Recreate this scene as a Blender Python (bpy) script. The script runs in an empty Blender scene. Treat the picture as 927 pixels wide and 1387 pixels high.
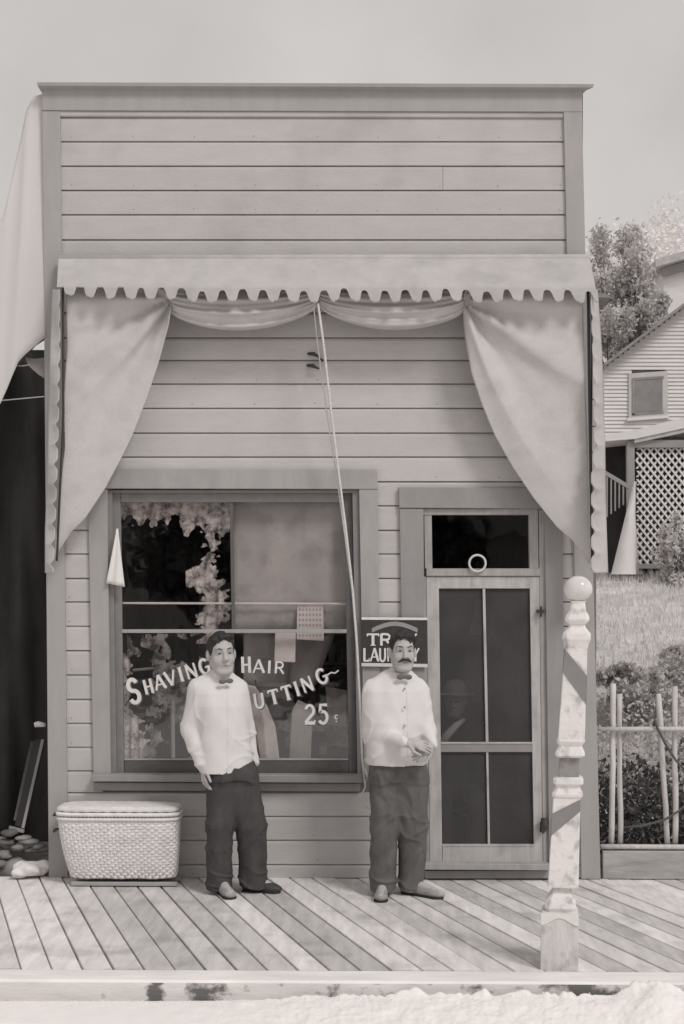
import bpy, math, random
import numpy as np
from mathutils import Vector, Matrix
random.seed(7); RNG = np.random.default_rng(7)
SC = bpy.context.scene
COL = SC.collection
R = math.radians

# ------------------------------------------------------------------ camera
F = 1760.0; CX = 463.5; CY = 838.0; W0 = 927.0; H0 = 1387.0
CAM_D = 9.2; CAM_H = 1.84; ROLL = R(0.25)
cam_d = bpy.data.cameras.new("camera"); cam = bpy.data.objects.new("camera", cam_d); COL.objects.link(cam)
cam_d.sensor_fit = 'HORIZONTAL'; cam_d.sensor_width = 36.0; cam_d.lens = 36.0 * F / W0
cam_d.shift_y = (CY - H0 / 2) / W0
cam_d.clip_start = 0.05; cam_d.clip_end = 2000
CAMR = Matrix.Rotation(math.pi / 2, 3, 'X') @ Matrix.Rotation(ROLL, 3, 'Z')
cam.matrix_world = Matrix.Translation((0, -CAM_D, CAM_H)) @ CAMR.to_4x4()
SC.camera = cam

# ------------------------------------------------------------------ light
SUN_EL, SUN_AZ = R(46), R(38)          # azimuth to the right of the viewing side
w = bpy.data.worlds.new("World"); SC.world = w; w.use_nodes = True
nt = w.node_tree; nt.nodes.clear()
sky = nt.nodes.new('ShaderNodeTexSky'); sky.sky_type = 'NISHITA'; sky.sun_disc = False
sky.sun_elevation = SUN_EL; sky.sun_rotation = R(180) - SUN_AZ; sky.air_density = 1.0; sky.dust_density = 4.0
bw = nt.nodes.new('ShaderNodeRGBToBW'); mixc = nt.nodes.new('ShaderNodeMix'); mixc.data_type = 'RGBA'
comb = nt.nodes.new('ShaderNodeCombineColor')
for ch in range(3):
    m = nt.nodes.new('ShaderNodeMath'); m.operation = 'MULTIPLY'; m.inputs[1].default_value = (1.0, .955, .935)[ch]
    nt.links.new(bw.outputs[0], m.inputs[0]); nt.links.new(m.outputs[0], comb.inputs[ch])
nt.links.new(sky.outputs[0], bw.inputs[0])
mixc.inputs[0].default_value = 0.85
nt.links.new(comb.outputs[0], mixc.inputs[6]); mixc.inputs[7].default_value = (6.05, 5.77, 5.58, 1)
bg = nt.nodes.new('ShaderNodeBackground'); bg.inputs[1].default_value = 0.1
out = nt.nodes.new('ShaderNodeOutputWorld')
tcw = nt.nodes.new('ShaderNodeTexCoord'); nw = nt.nodes.new('ShaderNodeTexNoise'); nw.inputs['Scale'].default_value = 7; nw.inputs['Detail'].default_value = 7
mw = nt.nodes.new('ShaderNodeMapRange'); mw.inputs[1].default_value = .3; mw.inputs[2].default_value = .7; mw.inputs[3].default_value = .925; mw.inputs[4].default_value = 1.065
sw = nt.nodes.new('ShaderNodeVectorMath'); sw.operation = 'SCALE'
nt.links.new(tcw.outputs['Generated'], nw.inputs['Vector']); nt.links.new(nw.outputs[0], mw.inputs[0]); nt.links.new(mixc.outputs[2], sw.inputs[0]); nt.links.new(mw.outputs[0], sw.inputs['Scale'])
nt.links.new(sw.outputs[0], bg.inputs[0]); nt.links.new(bg.outputs[0], out.inputs[0])
sd = bpy.data.lights.new("sun", 'SUN'); sd.energy = 1.35; sd.angle = R(14); sd.color = (1.0, .975, .95)
so = bpy.data.objects.new("sun", sd); COL.objects.link(so)
sdir = Vector((math.sin(SUN_AZ) * math.cos(SUN_EL), -math.cos(SUN_AZ) * math.cos(SUN_EL), math.sin(SUN_EL)))
so.rotation_euler = sdir.to_track_quat('Z', 'Y').to_euler()
SC.view_settings.view_transform = 'Standard'; SC.view_settings.look = 'None'
SC.view_settings.exposure = 0.12; SC.view_settings.gamma = 1.0

# ------------------------------------------------------------------ helpers
TINT = (1.0, .962, .950)
def grey(v, t=1.0):
    return tuple(v * (1 + (c - 1) * t) for c in TINT)

def P(px, py, y):
    """photo pixel -> world point on the plane at depth y"""
    d = CAMR @ Vector(((px - CX) / F, -(py - CY) / F, -1.0))
    t = (y + CAM_D) / d.y
    return Vector((d.x * t, y, CAM_H + d.z * t))

ORG = {}
def origin(o):
    return ORG.get(o.name, Vector((0, 0, 0))) if o else Vector((0, 0, 0))

def mesh_obj(name, verts, faces, mat, parent=None, at=None, smooth=False):
    """verts in world coordinates"""
    o0 = Vector(at) if at is not None else origin(parent)
    me = bpy.data.meshes.new(name)
    v = np.asarray(verts, dtype=np.float64).reshape(-1, 3) - np.array(o0)
    me.from_pydata(v.tolist() if not isinstance(faces, np.ndarray) else v, [], faces if not isinstance(faces, np.ndarray) else faces.tolist())
    if mat is not None: me.materials.append(mat)
    if smooth: me.polygons.foreach_set('use_smooth', [True] * len(me.polygons))
    o = bpy.data.objects.new(name, me); COL.objects.link(o)
    if parent: o.parent = parent
    o.location = o0 - origin(parent)
    ORG[o.name] = o0
    return o

def thing(name, loc, label, cat, group=None):
    o = bpy.data.objects.new(name, None); COL.objects.link(o); o.location = loc; o.empty_display_size = .2
    ORG[o.name] = Vector(loc)
    o['label'] = label; o['category'] = cat
    if group: o['group'] = group
    return o

def tag(o, label, cat, group=None):
    o['label'] = label; o['category'] = cat
    if group: o['group'] = group
    return o

class MB:
    def __init__(s): s.v = []; s.f = []
    def add(s, v, f):
        b = len(s.v); s.v += [tuple(p) for p in v]; s.f += [tuple(i + b for i in q) for q in f]; return s
    def prism(s, front, back):
        n = len(front)
        f = [tuple(range(n)), tuple(range(2 * n - 1, n - 1, -1))]
        for i in range(n):
            j = (i + 1) % n; f.append((j, i, i + n, j + n))
        return s.add(list(front) + list(back), f)
    def box(s, x0, x1, y0, y1, z0, z1):
        fr = [(x0, y0, z0), (x1, y0, z0), (x1, y0, z1), (x0, y0, z1)]
        return s.prism(fr, [(a, y1, c) for a, b, c in fr])
    def bbox(s, x0, x1, y0, y1, z0, z1, b=.006, M=None):
        """bevelled box"""
        fr = []
        pts = []
        for (yy, k) in ((y0, b), (y0 + b, 0), (y1 - b, 0), (y1, b)):
            pts.append([(x0 + k, yy, z0 + k), (x1 - k, yy, z0 + k), (x1 - k, yy, z1 - k), (x0 + k, yy, z1 - k)])
        v = [p for r in pts for p in r]
        f = [(0, 1, 2, 3), (15, 14, 13, 12)]
        for r in range(3):
            for i in range(4):
                j = (i + 1) % 4
                f.append((r * 4 + j, r * 4 + i, r * 4 + 4 + i, r * 4 + 4 + j))
        if M is not None: v = [tuple(M @ Vector(p)) for p in v]
        return s.add(v, f)
    def tube(s, pts, r, n=8, cap=True):
        pts = [Vector(p) for p in pts]
        rr = r if isinstance(r, (list, tuple)) else [r] * len(pts)
        v = []; f = []
        up0 = None
        for i, p in enumerate(pts):
            d = (pts[min(i + 1, len(pts) - 1)] - pts[max(i - 1, 0)]).normalized()
            ref = Vector((0, 0, 1)) if abs(d.z) < .9 else Vector((0, 1, 0))
            if up0 is None: u = d.cross(ref).normalized()
            else: u = (up0 - d * up0.dot(d)).normalized()
            up0 = u; q = d.cross(u)
            for k in range(n):
                a = 2 * math.pi * k / n
                v.append(p + (u * math.cos(a) + q * math.sin(a)) * rr[i])
        for i in range(len(pts) - 1):
            for k in range(n):
                k2 = (k + 1) % n
                f.append((i * n + k, i * n + k2, (i + 1) * n + k2, (i + 1) * n + k))
        if cap:
            f.append(tuple(range(n - 1, -1, -1))); f.append(tuple((len(pts) - 1) * n + k for k in range(n)))
        return s.add(v, f)
    def grid(s, rows, closed=False):
        n = len(rows[0]); v = [p for r in rows for p in r]; f = []
        for i in range(len(rows) - 1):
            for k in range(n if closed else n - 1):
                k2 = (k + 1) % n
                f.append((i * n + k, i * n + k2, (i + 1) * n + k2, (i + 1) * n + k))
        return s.add(v, f)
    def build(s, name, mat, parent=None, at=None, smooth=False):
        return mesh_obj(name, s.v, s.f, mat, parent, at, smooth)

def auto(o, ang=35):
    me = o.data
    me.polygons.foreach_set('use_smooth', [True] * len(me.polygons))
    try: me.set_sharp_from_angle(angle=R(ang))
    except Exception: pass
    return o

def solid(o, t):
    m = o.modifiers.new('s', 'SOLIDIFY'); m.thickness = t; m.offset = 0; return o

def pxprism(name, poly, yf, t, mat, parent, bev=0.0):
    """outline traced on the plane yf, real thickness t going back"""
    fr = [P(a, b, yf) for a, b in poly]
    bk = [Vector((p.x, yf + t, p.z)) for p in fr]
    m = MB()
    if bev > 0:
        c = sum(fr, Vector()) / len(fr)
        ins = []
        n = len(fr)
        for i in range(n):
            a, b, d = fr[i - 1], fr[i], fr[(i + 1) % n]
            e1 = (b - a).normalized(); e2 = (d - b).normalized()
            n1 = Vector((-e1.z, 0, e1.x)); n2 = Vector((-e2.z, 0, e2.x))
            if n1.dot(c - b) < 0: n1 = -n1
            if n2.dot(c - b) < 0: n2 = -n2
            ins.append(b + (n1 + n2) * bev)
        mid = [Vector((p.x, yf + bev, p.z)) for p in fr]
        ring = [ins, mid, bk]
        v = [p for r in ring for p in r]; f = [tuple(range(n)), tuple(range(3 * n - 1, 2 * n - 1, -1))]
        for r in range(2):
            for i in range(n):
                j = (i + 1) % n; f.append((r * n + j, r * n + i, r * n + n + i, r * n + n + j))
        m.add(v, f)
    else: m.prism(fr, bk)
    return m.build(name, mat, parent)

def rect(x0, y0, x1, y1):
    return [(x0, y1), (x1, y1), (x1, y0), (x0, y0)]

# ------------------------------------------------------------------ materials
def mat(name, v, rough=.75, var=.12, scale=6.0, stretch=(1, 1, 1), bump=.15, bscale=40.0, rnd=0.0, spec=.3,
        stain=0.0, stain_scale=1.5, dirt=None, tint=1.0, trans=0.0):
    m = bpy.data.materials.new(name); m.use_nodes = True
    n = m.node_tree; N = n.nodes; L = n.links
    b = N['Principled BSDF']; b.inputs['Roughness'].default_value = rough
    b.inputs['Specular IOR Level'].default_value = spec
    tc = N.new('ShaderNodeTexCoord'); mp = N.new('ShaderNodeMapping'); mp.inputs['Scale'].default_value = stretch
    L.new(tc.outputs['Object'], mp.inputs[0])
    ns = N.new('ShaderNodeTexNoise'); ns.inputs['Scale'].default_value = scale; ns.inputs['Detail'].default_value = 7
    ns.inputs['Roughness'].default_value = .62
    L.new(mp.outputs[0], ns.inputs['Vector'])
    mr = N.new('ShaderNodeMapRange'); mr.inputs[1].default_value = .3; mr.inputs[2].default_value = .7
    mr.inputs[3].default_value = 1 - var; mr.inputs[4].default_value = 1 + var
    L.new(ns.outputs[0], mr.inputs[0]); fac = mr.outputs[0]
    def mul(a, bb):
        q = N.new('ShaderNodeMath'); q.operation = 'MULTIPLY'; L.new(a, q.inputs[0])
        if isinstance(bb, float): q.inputs[1].default_value = bb
        else: L.new(bb, q.inputs[1])
        return q.outputs[0]
    if rnd > 0:
        oi = N.new('ShaderNodeObjectInfo'); r2 = N.new('ShaderNodeMapRange')
        r2.inputs[3].default_value = 1 - rnd; r2.inputs[4].default_value = 1 + rnd
        L.new(oi.outputs['Random'], r2.inputs[0]); fac = mul(fac, r2.outputs[0])
    if stain > 0:
        n2 = N.new('ShaderNodeTexNoise'); n2.inputs['Scale'].default_value = stain_scale; n2.inputs['Detail'].default_value = 5
        L.new(tc.outputs['Object'], n2.inputs['Vector'])
        r3 = N.new('ShaderNodeMapRange'); r3.inputs[1].default_value = .52; r3.inputs[2].default_value = .68
        r3.inputs[3].default_value = 1; r3.inputs[4].default_value = 1 - stain
        L.new(n2.outputs[0], r3.inputs[0]); fac = mul(fac, r3.outputs[0])
    mx = N.new('ShaderNodeVectorMath'); mx.operation = 'SCALE'; mx.inputs[0].default_value = grey(v, tint)
    L.new(fac, mx.inputs['Scale']); L.new(mx.outputs[0], b.inputs['Base Color'])
    if bump > 0:
        n3 = N.new('ShaderNodeTexNoise'); n3.inputs['Scale'].default_value = bscale; n3.inputs['Detail'].default_value = 4
        L.new(mp.outputs[0], n3.inputs['Vector'])
        bp = N.new('ShaderNodeBump'); bp.inputs['Strength'].default_value = bump; bp.inputs['Distance'].default_value = .01
        L.new(n3.outputs[0], bp.inputs['Height']); L.new(bp.outputs[0], b.inputs['Normal'])
    if trans > 0:
        tr = N.new('ShaderNodeBsdfTranslucent'); L.new(mx.outputs[0], tr.inputs[0])
        ms = N.new('ShaderNodeMixShader'); ms.inputs[0].default_value = trans
        L.new(b.outputs[0], ms.inputs[1]); L.new(tr.outputs[0], ms.inputs[2])
        L.new(ms.outputs[0], N['Material Output'].inputs[0])
    return m

M = {}
M['siding'] = mat('painted siding', .485, .7, .05, 6, (.6, 1, 2.0), .25, 60, rnd=.055, stain=.12, stain_scale=1.6)
M['siding_back'] = mat('wall sheathing', .20, .9, .1, 5)
M['trim'] = mat('corner trim paint', 0.37, .65, .06, 5, (2, 1, .4), .15, 60, stain=.08)
M['casing'] = mat('casing paint', 0.29, .6, .07, 6, (2, 1, .5), .15, 70, stain=.10, stain_scale=3)
M['wcasing'] = mat('window casing paint', .36, .6, .07, 6, (2, 1, .5), .15, 70, stain=.10, stain_scale=3)
M['sash'] = mat('sash paint', 0.22, .5, .1, 8, (2, 1, 2), .15, 60)
M['sash_dark'] = mat('lower sash paint', 0.11, .5, .15, 8, (1, 1, 2), .15, 60)
M['bar'] = mat('glazing bar', 0.36, .5, .1, 8)
M['doorframe'] = mat('door frame paint', 0.36, .6, .13, 6, (4, 1, .6), .2, 60, stain=.15, stain_scale=6)
M['screenframe'] = mat('screen door paint', 0.46, .6, .16, 6, (5, 1, .5), .25, 50, stain=.22, stain_scale=5)
M['walk'] = mat('weathered walk plank', 0.66, .8, .16, 5, (3.2, .5, 1), .35, 60, rnd=.22, stain=.22, stain_scale=3.2)
M['beam'] = mat('walk edge beam', 0.8, .8, .12, 4, (.5, 2, 2), .3, 40)
M['canvas'] = mat('awning canvas', .54, .9, .08, 6, (1, 1, 1), .35, 110, stain=.10, stain_scale=4, trans=.12)
M['canvas_in'] = mat('drape canvas', .61, .9, .09, 5, (1, 1, 1), .35, 90, stain=.16, stain_scale=5, trans=.10)
M['canvas_white'] = mat('neighbour canvas', 0.66, .9, .03, 2, (1, 1, 1), .15, 30, trans=.1)
M['rope'] = mat('rope', 0.62, .9, .15, 60)
M['iron'] = mat('iron', .05, .5, .2, 30)
M['pole_white'] = mat('pole white paint', .74, .5, .06, 9, (1, 1, 1), .35, 30, stain=.38, stain_scale=15)
M['pole_stripe'] = mat('pole stripe paint', .24, .5, .10, 8, (1, 1, 1), .15, 50)
M['pole_panel'] = mat('pole band paint', 0.3, .5, .2, 9, (1, 1, 1), .15, 50, stain=.3, stain_scale=14)
M['ball'] = mat('gloss ball paint', 0.68, .16, .07, 8, (1, 1, 1), .03, 40, spec=.5, stain=.12, stain_scale=9)
M['wicker'] = mat('wicker', .72, .7, .13, 12, (1, 1, 1), .3, 90, rnd=.06)
M['wicker_dark'] = mat('basket runner', .10, .8, .2, 12)
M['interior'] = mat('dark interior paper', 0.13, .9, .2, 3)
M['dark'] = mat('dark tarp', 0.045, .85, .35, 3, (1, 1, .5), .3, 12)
M['white_cloth'] = mat('white cloth', .74, .9, .05, 6, (1, 1, 1), .2, 50)
M['jacket'] = mat('white jacket cotton', .67, .9, .04, 9, (1, 1, 1), .10, 60, tint=.8)
M['trousers'] = mat('wool trousers', 0.062, .9, .22, 14, (1, 1, .5), .3, 160)
M['trousers_light'] = mat('worn work trousers', 0.12, .9, .28, 12, (1, 1, .5), .3, 160)
M['skin'] = mat('skin', .44, .6, .06, 20, (1, 1, 1), .08, 120)
M['skin_dim'] = mat('skin indoors', 0.27, .6, .06, 20)  # indoor shade put into the skin colour
M['hair'] = mat('dark hair', .035, .55, .35, 60, (1, 1, .3), .6, 140)
M['lips'] = mat('lips', .26, .6, .05)
M['tie'] = mat('bow tie silk', .13, .5, .15, 30)
M['shoe'] = mat('dusty shoe leather', .33, .55, .25, 20)
M['shoe_dark'] = mat('dark shoe leather', .06, .5, .25, 20)
M['sole'] = mat('shoe sole', .03, .7, .1)
M['coat'] = mat('dark coat', .035, .9, .15, 20)
M['felt'] = mat('felt hat', .34, .9, .15, 20)
M['letter'] = mat('white sign paint', .72, .5, .08, 30, bump=0)
M['letter_shade'] = mat('grey sign paint', .16, .5, .1, 30, bump=0)
M['sign_dark'] = mat('enamel sign', .05, .4, .2, 15)
M['blind'] = mat('roller blind', .40, .9, .12, 3, (1, 1, 1), .3, 8, stain=.20, stain_scale=5, tint=.3)
M['lace'] = mat('lace curtain', .80, .9, .2, 16, (1, 1, 1), .5, 40, trans=.2)  # pale tone of the reflections built behind the panes
def broken_reflection(m):
    N = m.node_tree.nodes; L = m.node_tree.links; outn = N['Material Output']; src = outn.inputs[0].links[0].from_socket
    tc = N.new('ShaderNodeTexCoord'); ns = N.new('ShaderNodeTexNoise'); ns.inputs['Scale'].default_value = 14; ns.inputs['Detail'].default_value = 8; ns.inputs['Roughness'].default_value = .7
    mr = N.new('ShaderNodeMapRange'); mr.inputs[1].default_value = .40; mr.inputs[2].default_value = .62; mr.inputs[3].default_value = .05; mr.inputs[4].default_value = .85
    tr = N.new('ShaderNodeBsdfTransparent'); mx = N.new('ShaderNodeMixShader')
    L.new(tc.outputs['Object'], ns.inputs['Vector']); L.new(ns.outputs[0], mr.inputs[0]); L.new(mr.outputs[0], mx.inputs[0]); L.new(src, mx.inputs[1]); L.new(tr.outputs[0], mx.inputs[2]); L.new(mx.outputs[0], outn.inputs[0])
broken_reflection(M['lace']); M['mottle'] = mat('mottled paper', .46, .9, .2, 10, tint=.5); broken_reflection(M['mottle'])  # broken see-through patches imitating reflections in the glass
M['lace_plain'] = mat('hung coat cotton', .50, .9, .12, 10, (1, 1, 1), .3, 40, stain=.25, stain_scale=7)  # tone of the man's mirrored white jacket
M['paper'] = mat('paper', .66, .8, .06, 12)
M['dust'] = mat('street dust', 0.9, .95, .06, 2, (1, 1, 1), .5, 14)
M['earth'] = mat('hill earth', 0.56, .95, .30, 1.4, (1, 1, 1), .8, 8)
M['peeled'] = mat('peeled pole', 0.56, .7, .18, 9, (4, 4, .5), .35, 60, rnd=.08)
M['plank_old'] = mat('rough plank', 0.38, .85, .3, 4, (.6, 1, 3), .5, 40)
M['twig'] = mat('dead branch', .10, .85, .2, 20)
M['house'] = mat('far house paint', .66, .8, .08, 3, (.5, 1, 3), .2, 30)
M['house_trim'] = mat('far house trim', .50, .8, .1, 4)
M['house_grey'] = mat('far house porch post', .30, .8, .1, 4)
M['roof'] = mat('far shingle roof', 0.26, .9, .25, 6)
M['roof_pale'] = mat('weathered roof', .45, .9, .2, 6)
M['house_pane'] = mat('far window blind', .22, .5, .2, 3)
M['lattice'] = mat('lattice whitewash', .66, .8, .08, 5)
M['leaf_pale'] = mat('pale sunlit leaves', .64, .8, .30, 2.5, bump=0, trans=.38)  # bright light and haze put into the leaf colour
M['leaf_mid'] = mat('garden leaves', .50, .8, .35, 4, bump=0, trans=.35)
M['leaf_dark'] = mat('shaded weeds', 0.11, .8, .5, 5, bump=0, trans=.15)  # shade put into the leaf colour
M['grass'] = mat('dry grass', 0.7, .9, .25, 3, bump=0, trans=.25)
M['blossom'] = mat('white blossom', .90, .8, .03, 9, bump=0, trans=.12)
M['leaf_far'] = mat('far pale woods', .84, .9, .05, .05, bump=0, trans=.25)  # haze of distance put into this pale colour
M['bark'] = mat('bark', .24, .9, .3, 8)
M['stone'] = mat('rubble stone', .20, .9, .3, 9, bump=.5, bscale=25, rnd=.5)
M['leather'] = mat('chair leather', .06, .5, .2, 9)

def glass_mat(name, refl_ior, tintv):
    m = bpy.data.materials.new(name); m.use_nodes = True
    N = m.node_tree.nodes; L = m.node_tree.links; N.remove(N['Principled BSDF'])
    tr = N.new('ShaderNodeBsdfTransparent'); tr.inputs[0].default_value = (*grey(tintv), 1)
    gl = N.new('ShaderNodeBsdfGlossy'); gl.inputs['Roughness'].default_value = .015; gl.inputs[0].default_value = (1, 1, 1, 1)
    lw = N.new('ShaderNodeLayerWeight'); lw.inputs[0].default_value = .5
    pw = N.new('ShaderNodeMath'); pw.operation = 'POWER'; pw.inputs[1].default_value = 5; L.new(lw.outputs['Facing'], pw.inputs[0])
    f0 = ((refl_ior - 1) / (refl_ior + 1)) ** 2
    fr = N.new('ShaderNodeMath'); fr.operation = 'MULTIPLY_ADD'; fr.inputs[1].default_value = 1 - f0; fr.inputs[2].default_value = f0; L.new(pw.outputs[0], fr.inputs[0])
    tc = N.new('ShaderNodeTexCoord'); ns = N.new('ShaderNodeTexNoise'); ns.inputs['Scale'].default_value = 3.0; ns.inputs['Detail'].default_value = 2
    bp = N.new('ShaderNodeBump'); bp.inputs['Strength'].default_value = .06; bp.inputs['Distance'].default_value = .05
    L.new(tc.outputs['Object'], ns.inputs['Vector']); L.new(ns.outputs[0], bp.inputs['Height']); L.new(bp.outputs[0], gl.inputs['Normal'])
    mx = N.new('ShaderNodeMixShader'); L.new(fr.outputs[0], mx.inputs[0]); L.new(tr.outputs[0], mx.inputs[1]); L.new(gl.outputs[0], mx.inputs[2])
    L.new(mx.outputs[0], N['Material Output'].inputs[0]); return m
M['glass'] = glass_mat('old wavy glass', 1.95, .93)
M['glass_dim'] = glass_mat('dusty transom glass', 1.5, .6)
def screen_mat():
    m = bpy.data.materials.new('wire screen'); m.use_nodes = True
    N = m.node_tree.nodes; L = m.node_tree.links
    b = N['Principled BSDF']; b.inputs['Base Color'].default_value = (*grey(.075), 1); b.inputs['Roughness'].default_value = .6
    tr = N.new('ShaderNodeBsdfTransparent'); mx = N.new('ShaderNodeMixShader')
    tc = N.new('ShaderNodeTexCoord'); ns = N.new('ShaderNodeTexNoise'); ns.inputs['Scale'].default_value = 4; ns.inputs['Detail'].default_value = 5
    mr = N.new('ShaderNodeMapRange'); mr.inputs[1].default_value = .3; mr.inputs[2].default_value = .7; mr.inputs[3].default_value = .52; mr.inputs[4].default_value = .70
    L.new(tc.outputs['Object'], ns.inputs['Vector']); L.new(ns.outputs[0], mr.inputs[0]); L.new(mr.outputs[0], mx.inputs[0])
    L.new(tr.outputs[0], mx.inputs[1]); L.new(b.outputs[0], mx.inputs[2]); L.new(mx.outputs[0], N['Material Output'].inputs[0]); return m
M['screen'] = screen_mat()
def beam_mat():
    m = mat('stained beam face', .70, .8, .12, 4, (.5, 2, 2), .3, 40)
    N = m.node_tree.nodes; L = m.node_tree.links; b = N['Principled BSDF']
    src = b.inputs['Base Color'].links[0].from_socket
    tc = N.new('ShaderNodeTexCoord'); mp = N.new('ShaderNodeMapping'); mp.inputs['Scale'].default_value = (1.0, 0, 1.5)
    ns = N.new('ShaderNodeTexNoise'); ns.inputs['Scale'].default_value = 8; ns.inputs['Detail'].default_value = 7; ns.inputs['Roughness'].default_value = .6
    L.new(tc.outputs['Object'], mp.inputs[0]); L.new(mp.outputs[0], ns.inputs['Vector'])
    r = N.new('ShaderNodeMapRange'); r.inputs[1].default_value = .54; r.inputs[2].default_value = .64; r.inputs[3].default_value = 1; r.inputs[4].default_value = .22
    L.new(ns.outputs[0], r.inputs[0])
    sx = N.new('ShaderNodeSeparateXYZ'); L.new(tc.outputs['Object'], sx.inputs[0]); acc = ns.outputs[0]
    for xc, wd, am in ((-.93, .045, .26), (-.69, .11, .24), (1.20, .15, .30), (.15, .5, .05), (-3.2, .2, .2), (3.0, .2, .2)):
        a_ = N.new('ShaderNodeMath'); a_.operation = 'SUBTRACT'; L.new(sx.outputs[0], a_.inputs[0]); a_.inputs[1].default_value = xc
        b_ = N.new('ShaderNodeMath'); b_.operation = 'DIVIDE'; L.new(a_.outputs[0], b_.inputs[0]); b_.inputs[1].default_value = wd
        c_ = N.new('ShaderNodeMath'); c_.operation = 'POWER'; L.new(b_.outputs[0], c_.inputs[0]); c_.inputs[1].default_value = 2
        d_ = N.new('ShaderNodeMath'); d_.operation = 'MULTIPLY'; L.new(c_.outputs[0], d_.inputs[0]); d_.inputs[1].default_value = -1
        e_ = N.new('ShaderNodeMath'); e_.operation = 'EXPONENT'; L.new(d_.outputs[0], e_.inputs[0])
        f_ = N.new('ShaderNodeMath'); f_.operation = 'MULTIPLY_ADD'; L.new(e_.outputs[0], f_.inputs[0]); f_.inputs[1].default_value = am; L.new(acc, f_.inputs[2]); acc = f_.outputs[0]
    L.new(acc, r.inputs[0]); r.inputs[1].default_value = .60; r.inputs[2].default_value = .74
    mx = N.new('ShaderNodeVectorMath'); mx.operation = 'SCALE'; L.new(src, mx.inputs[0]); L.new(r.outputs[0], mx.inputs['Scale'])
    L.new(mx.outputs[0], b.inputs['Base Color']); return m
M['beam_face'] = beam_mat()

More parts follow.
